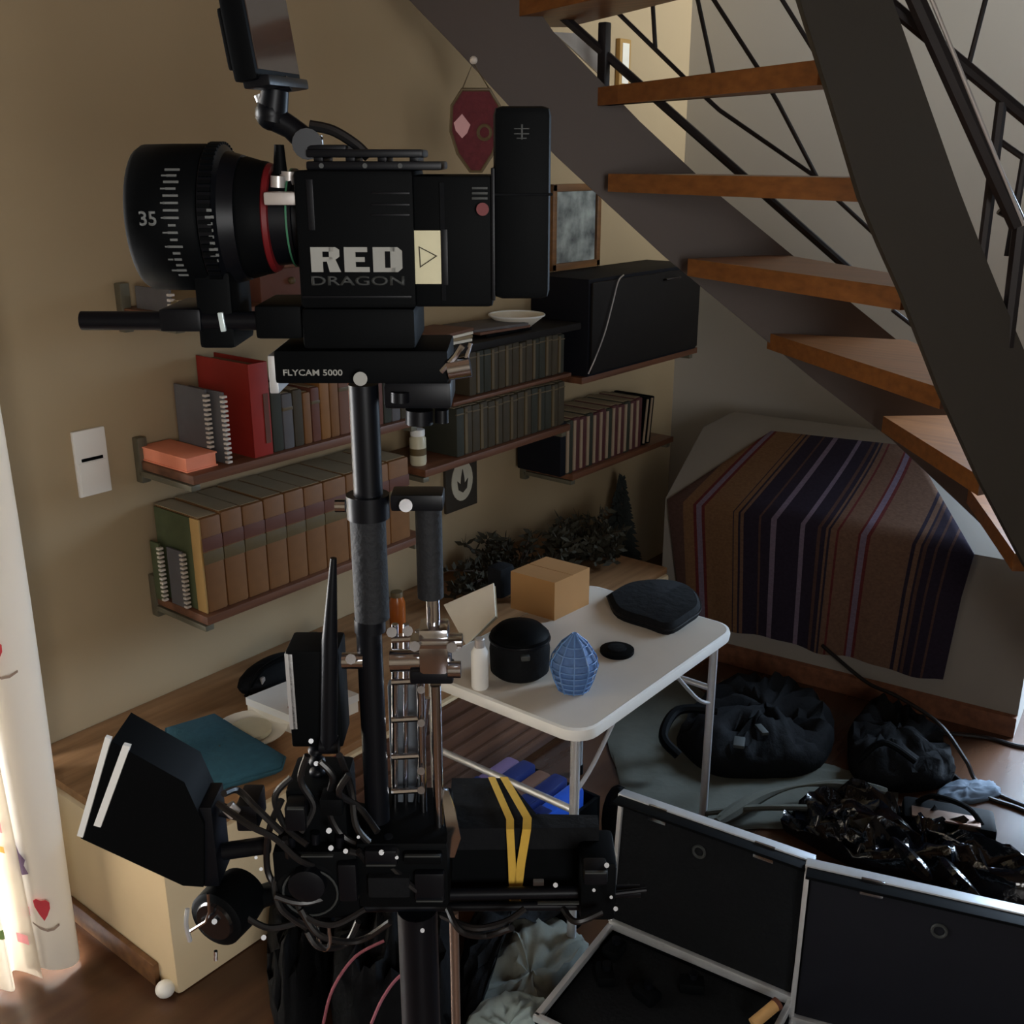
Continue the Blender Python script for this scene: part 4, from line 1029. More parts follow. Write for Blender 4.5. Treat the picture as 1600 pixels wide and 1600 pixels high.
# stabilizer
sb = rig('camera_stabilizer', 'black camera stabilizer post with grips, chrome arm and base below the camera', 'stabilizer', (Q(585, 1330, .91).x, .91, 0))
sp_ = part('stage_plate', pbox(430, 548, 700, 600, .868, .955, .003), 'black', sb)
a_ = Q(443, 587, .868); b_ = Q(535, 577, .868)
text('lettering', 'FLYCAM 5000', sp_, 'print_grey', a_, RX, RZ, b_.x - a_.x, b_.z - a_.z)
part('round_knob', MB().cyl(Q(563, 592, .87), Q(563, 592, .858), .0058, seg=20), 'print_grey', sp_, 'pale round knob')
part('stage_block', pbox(600, 598, 705, 640, .885, .95, .004), 'black2', sb)
part('stage_rail', pbox(422, 556, 432, 615, .87, .95, .001), 'alum', sb)
part('clamp_lever', MB().tube([Q(690, 580, .87), Q(712, 556, .865), Q(722, 540, .865)], .0028, 8).tube([Q(735, 536, .87), Q(728, 560, .868), Q(724, 578, .868)], .002, 8).cyl(Q(700, 578, .87), Q(735, 572, .87), .009), 'chrome', sb)
part('fine_tune_knob', MB().cyl(Q(655, 640, .89), Q(655, 662, .89), .012).cyl(Q(625, 612, .885), Q(625, 628, .885), .008).cyl(Q(690, 640, .89), Q(690, 660, .89), .006), 'black2', sb)
FP = .91
def vc(px, y0, y1, wpx, fw=FP, w2=None, seg=20):
    p0 = Q(px, y1, fw); p1 = Q(px, y0, fw); r_ = wpx / 2 * PXM * (fw / LC)
    x_ = (p0.x + p1.x) / 2
    return MB().cyl((x_, fw, p0.z), (x_, fw, p1.z), r_ if w2 is None else w2 / 2 * PXM, r_, seg)
part('upper_post', vc(572, 600, 790, 50), 'black2', sb)
part('post_collar', vc(575, 772, 808, 74), 'black2', sb)
part('collar_screw', MB().cyl(Q(540, 790, .88), Q(524, 790, .88), .006, seg=12), 'chrome', sb)
part('gimbal_lever', MB().mm(Q(610, 800, .885), Q(692, 774, .885) + RF * .03, .003), 'black2', sb)
part('lever_screw', MB().cyl(Q(634, 790, .885), Q(634, 790, .878), .006, seg=12), 'chrome', sb)
part('main_grip', vc(578, 806, 965, 62), 'grip', sb)
part('grip_ring', vc(578, 965, 985, 56), 'black2', sb)
part('side_grip', vc(671, 785, 932, 46, .9), 'grip', sb)
part('handle_rod', vc(677, 930, 1000, 24, .9), 'chrome', sb)
yk = part('gimbal_yoke', MB().cyl(Q(535, 1032, .9), Q(568, 1032, .9), .008).cyl(Q(610, 1032, .9), Q(705, 1030, .9), .011).mm(Q(655, 1058, .885), Q(700, 985, .885) + RF * .03, .004).mm(Q(640, 1015, .88), Q(722, 1002, .88) + RF * .02, .002).cyl(Q(720, 1046, .89), Q(700, 1046, .89), .008), 'chrome', sb)
for p_ in ((648, 1010), (706, 1012), (548, 1030), (612, 988), (637, 986)): part('bolt', MB().cyl(Q(p_[0], p_[1], .885), Q(p_[0], p_[1], .874), .005, seg=8), 'chrome', yk)
part('yoke_collar', MB().mm(Q(640, 1070, .885), Q(708, 1050, .885) + RF * .03, .003), 'black2', sb)
part('lower_post', vc(585, 985, 1335, 46), 'black2', sb)
part('dock_rod', vc(684, 1070, 1340, 20, .9), 'chrome', sb)
ar = part('spring_arm', MB().cyl(Q(617, 975, .93), Q(617, 1315, .93), .0035, seg=10).cyl(Q(634, 975, .94), Q(634, 1315, .94), .003, seg=10).cyl(Q(655, 985, .925), Q(662, 1300, .925), .0042, seg=10).cyl(Q(668, 1090, .94), Q(645, 1290, .94), .003, seg=10), 'chrome', sb, 'chrome spring arm')
for y_ in (1000, 1066, 1125, 1183, 1237, 1300):
    part('cross_bar', MB().cyl(Q(612, y_, .925), Q(664, y_ - 3, .925), .0032, seg=8), 'chrome', ar)
for y_ in (1078, 1130, 1205, 1235): part('bolt', MB().cyl(Q(658, y_, .921), Q(658, y_, .915), .004, seg=8), 'chrome', ar)
part('spring_cover', pbox(614, 1070, 656, 1300, .94, .955, .004), mat('smoky_grey_plastic', rgb(80, 86, 92), .25), ar)
part('curved_guard', MB().slab([[Q(690, 1235, .9), Q(700, 1235, .895)], [Q(694, 1270, .89), Q(712, 1270, .885)], [Q(700, 1310, .885), Q(720, 1310, .885)], [Q(702, 1340, .885), Q(710, 1340, .885)]], RF * .004), 'chrome', sb)
# base of the sled
FS = .91
part('base_tube', MB().cyl(Q(480, 1400, FS), Q(1000, 1392, FS), .0065, seg=12), 'black2', sb)
part('base_tube', MB().cyl(Q(520, 1418, FS), Q(960, 1414, FS), .005, seg=12), 'black2', sb)
part('base_block', pbox(560, 1318, 700, 1420, .87, .97, .006), 'black', sb)
part('base_block', pbox(430, 1330, 560, 1440, .87, .96, .012), 'black', sb)
part('base_block', pbox(905, 1350, 965, 1440, .89, .95, .006), 'black', sb)
part('junction_box', pbox(452, 1235, 540, 1335, .885, .95, .006), 'black', sb)
part('joystick_housing', MB().lathe([(.030, 0), (.034, .004), (.034, .03)], Q(485, 1395, .868), (0, 1, 0), seg=28), 'black', sb)
part('dial', MB().lathe([(.012, 0), (.018, .002), (.019, .012)], Q(478, 1388, .858), (0, 1, 0), seg=24), 'black2', sb)
part('dial_ring', MB().tube([Q(485, 1395, .867) + Vector((.027 * math.cos(k * PI / 12), 0, .027 * math.sin(k * PI / 12))) for k in range(24)], .0012, 6, True), 'print_dim', sb)
for x0_, y0_, x1_, y1_, m_ in ((570, 1330, 620, 1356, 'black2'), (630, 1336, 690, 1352, 'black'), (575, 1372, 640, 1404, 'blackcloth'), (648, 1366, 694, 1410, 'black2'), (446, 1262, 476, 1300, 'black2'), (500, 1250, 534, 1276, 'black'), (912, 1362, 950, 1384, 'black2'), (530, 1352, 556, 1410, 'black2')):
    part('connector', pbox(x0_, y0_, x1_, y1_, .862, .885, .003), m_, sb)
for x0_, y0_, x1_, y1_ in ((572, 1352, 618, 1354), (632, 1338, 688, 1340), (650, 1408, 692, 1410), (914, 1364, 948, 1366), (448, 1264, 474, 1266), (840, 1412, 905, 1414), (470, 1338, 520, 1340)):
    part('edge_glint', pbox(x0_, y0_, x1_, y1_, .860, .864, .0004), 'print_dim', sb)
for k in range(5):
    part('thumb_screw', MB().cyl(Q(455 + 38 * k, 1322 - 5 * (k % 2), .88), Q(455 + 38 * k, 1306 - 5 * (k % 2), .88), .0045, seg=10), 'black2', sb)
for x_, y_ in ((514, 1298), (517, 1325), (540, 1330), (596, 1332), (620, 1340), (482, 1370), (868, 1383), (928, 1391), (955, 1402), (948, 1352), (962, 1420), (660, 1454), (412, 1465), (335, 1440), (400, 1340), (408, 1358), (560, 1308)):
    part('bolt', MB().cyl(Q(x_, y_, .872), Q(x_, y_, .862), random.uniform(.0016, .0030), seg=8), 'alum', sb)
part('end_pin', MB().cyl(Q(960, 1396, .9), Q(1010, 1390, .9), .0025, seg=8), 'black2', sb)
part('red_knob', MB().ell(Q(530, 1202, .97), (.014, .012, .016)), mat('dark_red_gloss', rgb(92, 16, 22), .2), sb, 'glossy dark red knob')
part('hook', MB().tube(spline([Q(495, 1445, .87), Q(499, 1472, .868), Q(507, 1484, .868), Q(515, 1475, .868), Q(513, 1448, .868)], 5), .0022, 8), 'chrome', sb)
part('stand_pole', MB().cyl(Q(652, 1420, .91), (Q(652, 1420, .91).x, .91, .05), .021), 'black2', sb)
pz = Q(709, 1425, .93)
part('side_pole', MB().cyl(pz, (pz.x, .93, .06), .005), 'copper', sb, 'worn copper coloured side pole')
sx0 = Q(652, 1420, .91).x
for k in range(3):
    a_ = 2 * PI * k / 3 + .5
    part('stand_foot', MB().tube([(sx0, .91, .10), (sx0 + .17 * math.cos(a_), .91 + .17 * math.sin(a_), .05), (sx0 + .3 * math.cos(a_), .91 + .3 * math.sin(a_), .012)], .012), 'black2', sb)
# cables on the sled
for pts_ in ([(340, 1255), (390, 1290), (430, 1310), (470, 1345), (520, 1360)], [(455, 1215), (430, 1245), (445, 1290), (480, 1320)], [(460, 1395), (475, 1430), (520, 1445), (570, 1420)], [(445, 1310), (450, 1345), (430, 1380), (440, 1420), (480, 1450)], [(545, 1330), (600, 1345), (650, 1390), (690, 1400)], [(560, 1330), (575, 1355), (560, 1400)], [(690, 1430), (740, 1450), (790, 1440), (820, 1420)], [(545, 1210), (530, 1240), (560, 1260), (590, 1300)], [(480, 1180), (470, 1220), (490, 1260), (470, 1300)], [(620, 1330), (560, 1380), (480, 1410), (430, 1400)], [(880, 1420), (900, 1440), (940, 1425)], [(350, 1240), (372, 1235), (400, 1262), (440, 1300)], [(500, 1190), (520, 1215), (512, 1260), (540, 1310), (600, 1330)], [(470, 1420), (500, 1462), (560, 1470), (610, 1440)], [(440, 1250), (420, 1300), (418, 1360), (440, 1400)], [(530, 1180), (548, 1230), (556, 1290), (580, 1320)], [(700, 1420), (720, 1455), (760, 1462), (800, 1450)], [(380, 1430), (420, 1450), (470, 1440)], [(560, 1440), (540, 1475), (500, 1480), (480, 1455)]):
    part('cable', MB().tube(spline([Q(x_, y_, .865 + .01 * ((x_ + y_) % 3)) for x_, y_ in pts_], 6), .0034, 7), 'cable', sb)
# gooseneck with wireless box and antenna
wr_ = rig('wireless_receiver', 'black box transmitter with one tall antenna left of the post', 'transmitter', Q(492, 1235, .92))
part('housing', pbox(456, 1018, 528, 1168, .90, .945, .003), 'black', wr_)
part('edge_trim', pbox(453, 1022, 457, 1140, .90, .944, .0005), 'alum', wr_)
part('antenna', MB().tube([Q(514, 1165, .895), Q(515, 1000, .895), Q(521, 872, .895)], [.0085, .0075, .003], 12), 'black2', wr_)
part('antenna_hinge', MB().cyl(Q(500, 1165, .895), Q(530, 1165, .895), .008), 'black2', wr_)
g = MB()
for k in range(9):
    y_ = 1172 + k * 17
    g.ell(Q(494 + 2 * math.sin(k), y_, .915), (.0085, .0085, .006), 12)
part('gooseneck', g, 'black2', wr_)
for x_, y_ in ((486, 1158), (505, 1158), (494, 1193), (492, 1231), (524, 1150)): part('bolt', MB().cyl(Q(x_, y_, .905), Q(x_, y_, .898), .0025, seg=8), 'alum', wr_)
# hooded monitor
hm = rig('hooded_monitor', 'black sunshade monitor tilted to the left below the stabilizer grips', 'monitor', Q(330, 1300, .92))
near_ = [(174, 1158), (288, 1222), (318, 1288), (318, 1386), (286, 1384), (126, 1310)]
F0, F1 = .88, .935
na = [Q(x_, y_, F0) for x_, y_ in near_]
part('hood', MB().prism(na, RF * (F1 - F0)), 'black', hm)
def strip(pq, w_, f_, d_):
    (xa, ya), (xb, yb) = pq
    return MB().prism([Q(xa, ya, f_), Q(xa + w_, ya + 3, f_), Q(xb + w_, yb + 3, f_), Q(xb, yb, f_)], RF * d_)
part('rim_light_strip', strip(((164, 1152), (120, 1306)), 9, F0 - .003, .005), 'white', hm, 'front rim with window light painted white')  # white colour stands in for window light catching the hood's rim
part('edge_light_strip', strip(((192, 1164), (146, 1290)), 11, F0 - .003, .005), 'white', hm, 'painted streak of window light')  # second lit sliver, painted as a white strip on the near face
part('back_plate', pbox(318, 1262, 330, 1386, .885, .93, .002), 'black2', hm)
part('tilt_bracket', MB().cyl(Q(345, 1265, .9), Q(375, 1272, .9), .007).cyl(Q(350, 1330, .9), Q(420, 1320, .9), .009).mm(Q(370, 1300, .89), Q(400, 1260, .89) + RF * .04, .003), 'black2', hm)
part('bracket_bolt', MB().cyl(Q(356, 1260, .885), Q(368, 1272, .885), .007, seg=10), 'silver', hm)
# round hand wheel unit
hwl = rig('follow_focus_motor', 'round black drum with a silver strip left of the sled base', 'motor', Q(345, 1490, .93))
part('drum', MB().lathe([(.026, 0), (.030, .003), (.031, .03), (.028, .05), (.012, .055)], Q(335, 1440, .87), (.35, .9, .0), seg=32), 'black', hwl)
part('drum_face', MB().lathe([(0, -.002), (.02, -.002), (.022, .001)], Q(335, 1440, .869), (.35, .9, .0), seg=28), 'gloss', hwl)
part('silver_strip', MB().tube([Q(325, 1396, .862), Q(327, 1425, .862), Q(322, 1440, .862), Q(298, 1455, .866)], .0016, 6), 'chrome', hwl)
part('side_guard', MB().tube(spline([Q(293, 1420, .885), Q(291, 1445, .882), Q(297, 1470, .885)], 5), .0025, 6), 'alum', hwl)
part('drop_pin', MB().cyl(Q(337, 1486, .87), Q(337, 1500, .87), .002, seg=8), 'chrome', hwl)
part('mount_arm', MB().tube([Q(380, 1420, .91), Q(410, 1400, .91), Q(440, 1390, .91)], .012, 10), 'black', hwl)
# black equipment box with yellow straps on the base tubes
FE = .93
eb = rig('equipment_case', 'black box with two yellow straps sitting on the stabilizer base', 'box', Q(815, 1400, FE))
f0 = FE
tA, tB, tC, tD = Q(702, 1292, f0), Q(936, 1290, f0), Q(936, 1400, f0), Q(706, 1400, f0)
zt = Q(800, 1291, f0).z; xl, xr_ = tA.x, tB.x; zb = tD.z
def topq(px, py):                      # picture point on the lid plane
    dx = (px - 800) / F_PX; dy = (800 - py) / F_PX
    f = math.cos(PITCH) + dy * math.sin(PITCH); z = -math.sin(PITCH) + dy * math.cos(PITCH)
    t_ = (zt - CAM_H) / z
    return Vector((dx * t_, f * t_, zt))
lidp = [topq(702, 1293), topq(936, 1291), topq(934, 1272), topq(838, 1270), topq(792, 1214), topq(706, 1214)]
part('body', MB().prism([p_ - RZ * .004 for p_ in lidp], RZ * (zb - zt)), 'black', eb, smooth=0)
part('lid', MB().prism([p_ - RF * .002 for p_ in lidp], RZ * -.026), 'blackcloth', eb, smooth=0)
def strap2(tp1, tp2, fr, w_):
    L = [topq(*tp1) + RZ * .003, topq(*tp2) + RZ * .003] + [Q(x_, y_, f0 - .006) for x_, y_ in fr]
    return MB().slab([[p_ - RX * w_ / 2, p_ + RX * w_ / 2] for p_ in L], (0, -.0015, .0012))
part('strap', strap2((768, 1218), (797, 1284), [(797, 1296), (800, 1350), (802, 1416)], .008), 'yellow', eb, 'yellow webbing strap')
part('strap', strap2((787, 1218), (824, 1282), [(823, 1296), (814, 1350), (806, 1416)], .009), 'yellow', eb, 'yellow webbing strap')
part('buckle', pbox(798, 1396, 812, 1418, f0 - .008, f0 - .003, .001), 'olive', eb)
part('latch', pbox(833, 1378, 850, 1388, f0 - .006, f0, .001), 'alum', eb)
part('base_tray', MB().mm((xl - .01, f0 - .005, zb - .012), (xr_ + .015, f0 + .08, zb - .001), .002), 'black2', eb)

# ------------------------------------------------------------------ wrapped packets behind the equipment case, in a low tray under the table
tr = thing('low_crate', 'low dark crate of coloured packets under the white table', 'crate', (1.70, 1.30, 0))
part('base', MB().mm((1.60, 1.235, 0), (1.90, 1.52, .012)), 'black', tr)
for a_, b_ in (((1.60, 1.235), (1.51, 1.52)), ((1.89, 1.235), (1.90, 1.52)), ((1.51, 1.235), (1.89, 1.245)), ((1.51, 1.51), (1.89, 1.52))):
    part('side', MB().mm((*a_, .012), (*b_, .15), .002), 'black', tr)
for k, (m_, lab) in enumerate((('bluepack', 'bright blue packet, rightmost in the crate under the table'), ('darkblue', 'dark blue packet left of the bright blue one in the crate'), ('brown', 'brown packet in the crate under the table'), ('darkblue', 'navy packet between the brown and mauve ones in the crate'), ('purple', 'mauve packet, leftmost in the crate under the table'))):
    ya = 1.255 + k * .05
    t = thing('wrapped_packet', lab, 'packet', (1.74, ya + .02, .013), group='packets in the crate under the table')
    part('wrapper', MB().mm((1.63, ya, .013), (1.86, ya + .043, .185 + .01 * (k % 2)), .010), m_, t)
    part('seal', MB().mm((1.70, ya + .004, .185 + .01 * (k % 2)), (1.73, ya + .039, .189 + .01 * (k % 2)), .001), 'darkblue' if k != 2 else 'pages', t)

# ------------------------------------------------------------------ aluminium flight cases on the floor
def flight_case(label, origin, rz, wid, dep, hgt, lid_h, tilt, m_in='deep', handle=True):
    t = thing('flight_case', label, 'case', origin, rz, 'open flight cases on the floor')
    # local: x away from the hinge towards the viewer is -x ; y along hinge (to the left is +)
    fr = .012
    part('tray', MB().mm((-dep, 0, 0), (0, wid, .006)).mm((-dep, 0, .006), (-dep + .006, wid, hgt)).mm((-.006, 0, .006), (0, wid, hgt)).mm((-dep, 0, .006), (0, .006, hgt)).mm((-dep, wid - .006, .006), (0, wid, hgt)), 'black', t)
    part('foam', MB().mm((-dep + .007, .007, .007), (-.007, wid - .007, hgt - .02), .004), m_in, t)
    for a_, b_ in (((-dep - .003, -.003, hgt - fr), (-dep + .009, wid + .003, hgt + .003)), ((-.009, -.003, hgt - fr), (.003, wid + .003, hgt + .003)), ((-dep, -.003, hgt - fr), (0, .009, hgt + .003)), ((-dep, wid - .009, hgt - fr), (0, wid + .003, hgt + .003))):
        part('edge_rail', MB().mm(a_, b_, .002), 'alum', t, 'aluminium edge rail')
    R = Matrix.Rotation(tilt, 3, 'Y')
    pv = Vector((.0, 0, hgt + .004))
    def LB(a_, b_, bev=.001):
        a_ = Vector(a_); b_ = Vector(b_); c_ = (a_ + b_) / 2; s_ = [abs(b_[i] - a_[i]) for i in range(3)]
        return (R @ c_ + pv, s_, R, bev)
    def L(items):
        mb = MB()
        for it in items: mb.box(*LB(*it))
        return mb
    part('lid', L([((.0, 0, 0), (.006, wid, lid_h)), ]), 'black', t)
    part('lid_lining', L([((-.004, .008, .008), (-.0005, wid - .008, lid_h - .008))]), m_in, t)
    D = .045
    part('lid_wall', L([((-D, 0, lid_h - .006), (0, wid, lid_h))]), 'black', t)
    for a_, b_ in (((-.014, -.003, lid_h - .012), (.012, wid + .003, lid_h + .003)), ((-.008, -.004, 0), (.010, .005, lid_h)), ((-.008, wid - .005, 0), (.010, wid + .004, lid_h)), ((-.012, 0, -.002), (.008, wid, .006))):
        part('lid_rail', L([(a_, b_)]), 'alum', t, 'aluminium lid rail')
    for yy in (wid * .22, wid * .78): part('latch', L([((-.017, yy - .02, lid_h - .03), (-.012, yy + .02, lid_h + .004))]), 'chrome', t)
    ring = [R @ Vector((-.006, wid * .55 + .012 * math.cos(k * PI / 8), lid_h * .78 + .012 * math.sin(k * PI / 8))) + pv for k in range(16)]
    part('lining_ring', MB().tube(ring, .003, 6, True), 'print_dim', t)
    return t
H1 = Zp(955, 1440, .11); H2 = Zp(1240, 1560, .11)
c1 = flight_case('open black flight case with aluminium rails before the table leg', (H2.x, H2.y, 0), math.atan2(-(H1.x - H2.x), H1.y - H2.y), (H1 - H2).length, .31, .11, .30, .10)
K1 = Zp(1236, 1592, .08); K2 = Zp(1700, 1700, .08)
dv = Vector((-.30, .954, 0))
wid2 = .52
o2 = K1 - dv * wid2
flight_case('larger open flight case with navy-black lid at the right edge', (o2.x, o2.y, 0), math.atan2(-dv.x, dv.y), wid2, .34, .085, .335, .06, 'navy')
# yellow tube and gear in the front tray
P = Zp(1195, 1585, .1)
t = thing('tape_roll_tube', 'short tan cylinder resting at the tray rim of the front flight case', 'tube', tuple(P))
part('tube', MB().cyl(Zp(1176, 1600, .115), Zp(1212, 1570, .135), .011), mat('tan_card_tube', rgb(190, 150, 96), .6), t)
part('cap', MB().cyl(Zp(1211, 1571, .135), Zp(1216, 1567, .137), .0122), 'maroon', t)
rnd = random.Random(11)
for k in range(4):
    px, py = [(960, 1490), (945, 1530), (1010, 1560), (1080, 1545)][k]
    P = Zp(px, py, .092)
    t = thing('lens_accessory', ['small dark clamp in the front case, nearest its hinge', 'round dark accessory at the left rim of the front case', 'flat dark battery lying mid tray in the front case', 'dark cable adapter right of the battery in the front case'][k], 'accessory', tuple(P))
    part('body', MB().box(P + Vector((0, 0, .012)), (.05, .035, .024), Matrix.Rotation(k * .7, 3, 'Z'), .006), 'black', t)
    part('knob', MB().cyl(P + Vector((.005, 0, .022)), P + Vector((.005, 0, .036)), .009, seg=12), 'black2', t)

# ------------------------------------------------------------------ bags, cloths and cables on the floor
from mathutils import noise
def lump(name, label, cat, hullpx, z0, hh, m_, seed=0, wr=.16):
    hp = [Zp(x_, y_, z0) for x_, y_ in hullpx]
    pts_ = spline(hp + hp[:1], 7)[:-1]
    c_ = sum(pts_, Vector()) / len(pts_)
    size = max((p_ - c_).length for p_ in pts_)
    rows = []
    for s_, f_ in ((.98, 0.0), (1.02, .18), (1.03, .38), (1.0, .58), (.92, .76), (.80, .88), (.66, .95), (.50, .98), (.34, 1.0), (.18, 1.0), (.02, 1.0)):
        row_ = []
        for p_ in pts_ + pts_[:1]:
            q_ = c_ + (p_ - c_) * s_
            v_ = Vector((q_.x * 9 / max(size, .08) * .12 + seed * 3.1, q_.y * 9 / max(size, .08) * .12, f_ * 1.3 + seed))
            n1 = noise.noise(v_ * 2.2); n2 = abs(noise.noise(v_ * 5.5 + Vector((7, 3, 1)))) * 2 - .45
            k_ = (n1 * .6 - n2 * .8) * wr * 2.2
            d_ = p_ - c_
            row_.append(q_ + d_ * (k_ * .28 * f_ * s_) + Vector((0, 0, hh * f_ * (1 + k_ * 1.6))))
        rows.append(row_)
    c_.z = z0
    t = thing(name, label, cat, tuple(c_))
    part('body', MB().slab(rows, (0, 0, -.0005)), m_, t, smooth=1.3)
    return t, c_
# grey sheet under and behind the table
gs = [Zp(x_, y_, .006) for x_, y_ in ((955, 1150), (1000, 1060), (1085, 1075), (1180, 1160), (1300, 1200), (1392, 1228), (1375, 1275), (1280, 1290), (1120, 1285), (1000, 1290))]
t, c_ = lump('dust_sheet', 'crumpled grey-green sheet lying on the floor behind the flight cases', 'sheet', [(955, 1150), (1000, 1060), (1085, 1075), (1180, 1160), (1300, 1200), (1392, 1228), (1375, 1275), (1280, 1290), (1120, 1295), (1000, 1290)], 0.0, .012, mat('dull_sheet_cloth', rgb(84, 86, 78), .95, var=.2, scale=18, bump=.3), 4)
P = Zp(1160, 1270, .03)
part('fold', MB().tube(spline([Zp(1120, 1285, .035), Zp(1200, 1240, .045), Zp(1290, 1225, .05), Zp(1385, 1240, .035)], 6), [.012 + .008 * math.sin(k * .5) for k in range(19)], 8), mat('dull_sheet_cloth', rgb(84, 86, 78)), t)
part('fold', MB().tube(spline([Zp(1100, 1270, .04), Zp(1180, 1262, .045), Zp(1260, 1262, .04)], 6), .009, 8), mat('dull_sheet_cloth', rgb(84, 86, 78)), t)
t, c_ = lump('equipment_bag', 'black slumped equipment bag on the floor beyond the table leg', 'bag', [(1060, 1175), (1110, 1110), (1200, 1095), (1265, 1120), (1298, 1165), (1275, 1208), (1200, 1222), (1110, 1215)], 0.0, .12, 'blackcloth', 8)
part('strap', MB().tube(spline([Zp(1060, 1180, .08), Zp(1036, 1150, .12), Zp(1060, 1110, .15), Zp(1120, 1110, .15)], 6), .014, 8), 'black', t)
part('buckle', MB().box(Zp(1155, 1160, .15), (.05, .03, .01), Matrix.Rotation(.4, 3, 'Z'), .003), 'print_dim', t)
part('buckle', MB().box(Zp(1190, 1140, .15), (.05, .02, .01), Matrix.Rotation(.9, 3, 'Z'), .003), 'print_dim', t)
t, c_ = lump('duffel_bag', 'black duffel bag right of the slumped bag below the blanket', 'bag', [(1325, 1165), (1360, 1125), (1415, 1140), (1470, 1190), (1485, 1225), (1420, 1240), (1360, 1235), (1328, 1210)], 0.0, .10, 'blackcloth', 9)
part('handle', MB().tube(spline([Zp(1340, 1190, .09), Zp(1380, 1160, .15), Zp(1430, 1190, .11)], 6), .009, 8), 'black', t)
t, c_ = lump('plastic_bag', 'shiny black plastic bag with bright glints behind the larger flight case', 'bag', [(1225, 1300), (1270, 1262), (1370, 1285), (1470, 1315), (1600, 1380), (1660, 1420), (1600, 1430), (1460, 1395), (1330, 1355)], 0.0, .085, 'film', 12, .3)
part('fold', MB().tube(spline([Zp(1395, 1310, .10), Zp(1430, 1350, .12), Zp(1455, 1375, .10)], 6), [.006 + .012 * math.sin(PI * k / 12) for k in range(13)], 8), 'film', t)
part('fold', MB().tube(spline([Zp(1470, 1340, .10), Zp(1495, 1375, .12), Zp(1530, 1405, .10)], 6), [.006 + .012 * math.sin(PI * k / 12) for k in range(13)], 8), 'film', t)
t = thing('closed_case', 'closed black equipment case lying behind the glossy plastic bag', 'case', tuple(Zp(1480, 1310, 0)))
P = Zp(1470, 1325, .0)
part('shell', MB().box(P + Vector((.03, .0, .045)), (.10, .22, .09), Matrix.Rotation(.35, 3, 'Z'), .015), 'black', t)
part('top_plate', MB().box(P + Vector((-.0, .0, .092)), (.045, .16, .006), Matrix.Rotation(.35, 3, 'Z'), .002), 'copper', t)
part('handle', MB().tube(spline([P + Vector((.03, -.08, .085)), P + Vector((.03, -.04, .12)), P + Vector((.03, .04, .12)), P + Vector((.03, .08, .085))], 5), .007, 8), 'black', t)
t, c_ = lump('rag', 'small slate blue rag on the floor beside the cables', 'rag', [(1465, 1238), (1500, 1225), (1550, 1228), (1560, 1245), (1510, 1258), (1470, 1255)], 0.0, .02, mat('slate_blue_cloth', rgb(78, 90, 104), .9, var=.2), 13)
for k, (pts_, lab) in enumerate((([(1288, 1010), (1330, 1060), (1390, 1130), (1450, 1190), (1520, 1225), (1640, 1275)], 'long black cable running from the blanket across the floor'), ([(1455, 1150), (1470, 1145), (1540, 1152), (1600, 1167), (1680, 1172)], 'black cable on the floor passing the corner of the chest'), ([(1470, 1195), (1530, 1240), (1590, 1262), (1660, 1292)], 'second black cable beside the long one on the lit floor'))):
    L = [Zp(x_, y_, .006) for x_, y_ in pts_]
    if k == 0:
        a_ = onF(1288, 1005) + fn * .02; b_ = Zp(1535, 1228, .006)
        L = [a_, lerp(a_, b_, .3) + RZ * .006, lerp(a_, b_, .5) + RZ * .045, lerp(a_, b_, .74) + RZ * .07, lerp(a_, b_, .9) + RZ * .032, b_, Zp(1640, 1275, .006)]
    solo('cable', MB().tube(spline(L, 8), .006, 7), 'cable', L[-1], lab, 'cable', 'cables on the floor')
L = [Zp(1455, 1150, .006)]
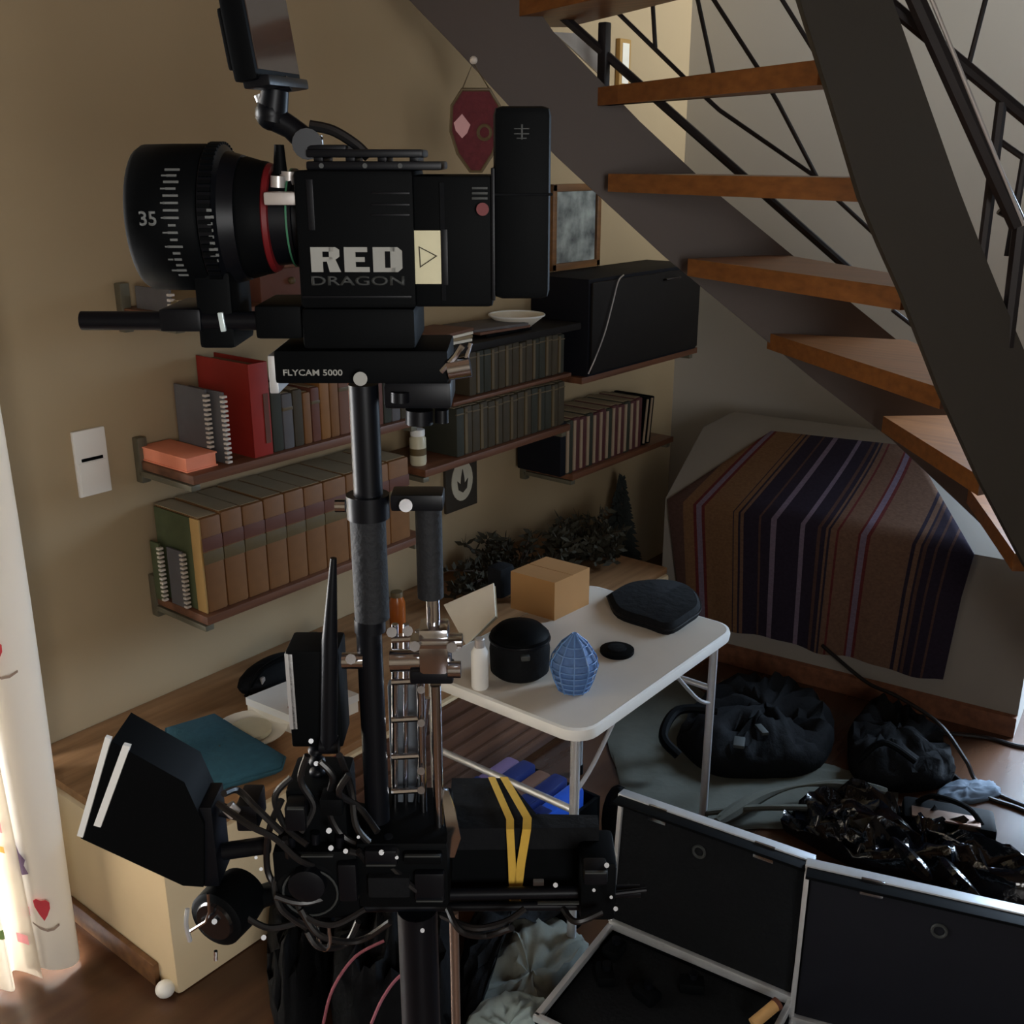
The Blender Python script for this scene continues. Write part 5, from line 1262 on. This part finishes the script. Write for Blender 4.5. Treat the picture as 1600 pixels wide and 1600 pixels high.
# bags and cloths in the near foreground
t, c_ = lump('backpack', 'dark backpack with pink piping on the floor under the stabilizer', 'bag', [(525, 1580), (545, 1500), (610, 1450), (690, 1465), (712, 1540), (690, 1640), (590, 1680), (530, 1650)], 0.0, .22, 'blackcloth', 21)
part('piping', MB().tube(spline([Zp(505, 1600, .13), Zp(520, 1545, .2), Zp(555, 1495, .235), Zp(600, 1470, .25)], 6), .003, 6), 'pink', t, 'dusty pink piping')
part('piping', MB().tube(spline([Zp(580, 1600, .2), Zp(598, 1560, .22), Zp(625, 1525, .235), Zp(660, 1510, .24)], 6), .003, 6), 'pink', t, 'dusty pink piping')
t, c_ = lump('gear_bag', 'dark grey gear bag on the floor left of the pink-piped backpack', 'bag', [(425, 1590), (430, 1470), (470, 1420), (520, 1430), (520, 1520), (500, 1620), (450, 1660)], 0.0, .16, 'blackcloth', 22)
part('clip', MB().box(Zp(440, 1500, .14), (.015, .02, .012), None, .003), 'print_dim', t)
part('clip', MB().box(Zp(438, 1552, .10), (.015, .02, .012), None, .003), 'print_dim', t)
t, c_ = lump('crumpled_cloth', 'crumpled grey-green cloth on the floor left of the open flight case', 'cloth', [(735, 1590), (780, 1500), (815, 1430), (905, 1475), (912, 1500), (860, 1580), (840, 1640), (760, 1660)], 0.0, .05, 'greycloth', 23)
t, c_ = lump('folded_cloth', 'pale blue-grey folded cloth at the bottom edge of the picture', 'cloth', [(722, 1625), (760, 1572), (830, 1568), (860, 1600), (850, 1680), (740, 1700)], 0.055, .035, 'bluecloth', 24)
t, c_ = lump('black_sack', 'black sack on the floor under the yellow-strapped box', 'bag', [(720, 1600), (730, 1480), (790, 1400), (900, 1400), (905, 1450), (820, 1440), (770, 1530), (740, 1640)], 0.0, .07, 'blackcloth', 25)
P = Zp(962, 1335, 0.0)
t = thing('oval_bag', 'upright oval black bag between the table leg and the case lid', 'bag', tuple(P))
Rb_ = Matrix.Rotation(RIGROT, 3, 'Z')
part('body', MB().ell(P + Vector((0, 0, .10)), (.036, .03, .10), 24, Rb_), 'blackcloth', t)
part('base', MB().cyl(P, P + Vector((0, 0, .02)), .02), 'black', t)
part('zip', MB().tube([P + Vector((0, 0, .10)) + Rb_ @ Vector((.037 * math.cos(k * PI / 8), 0, .101 * math.sin(k * PI / 8))) for k in range(16)], .002, 6, True), 'black2', t)
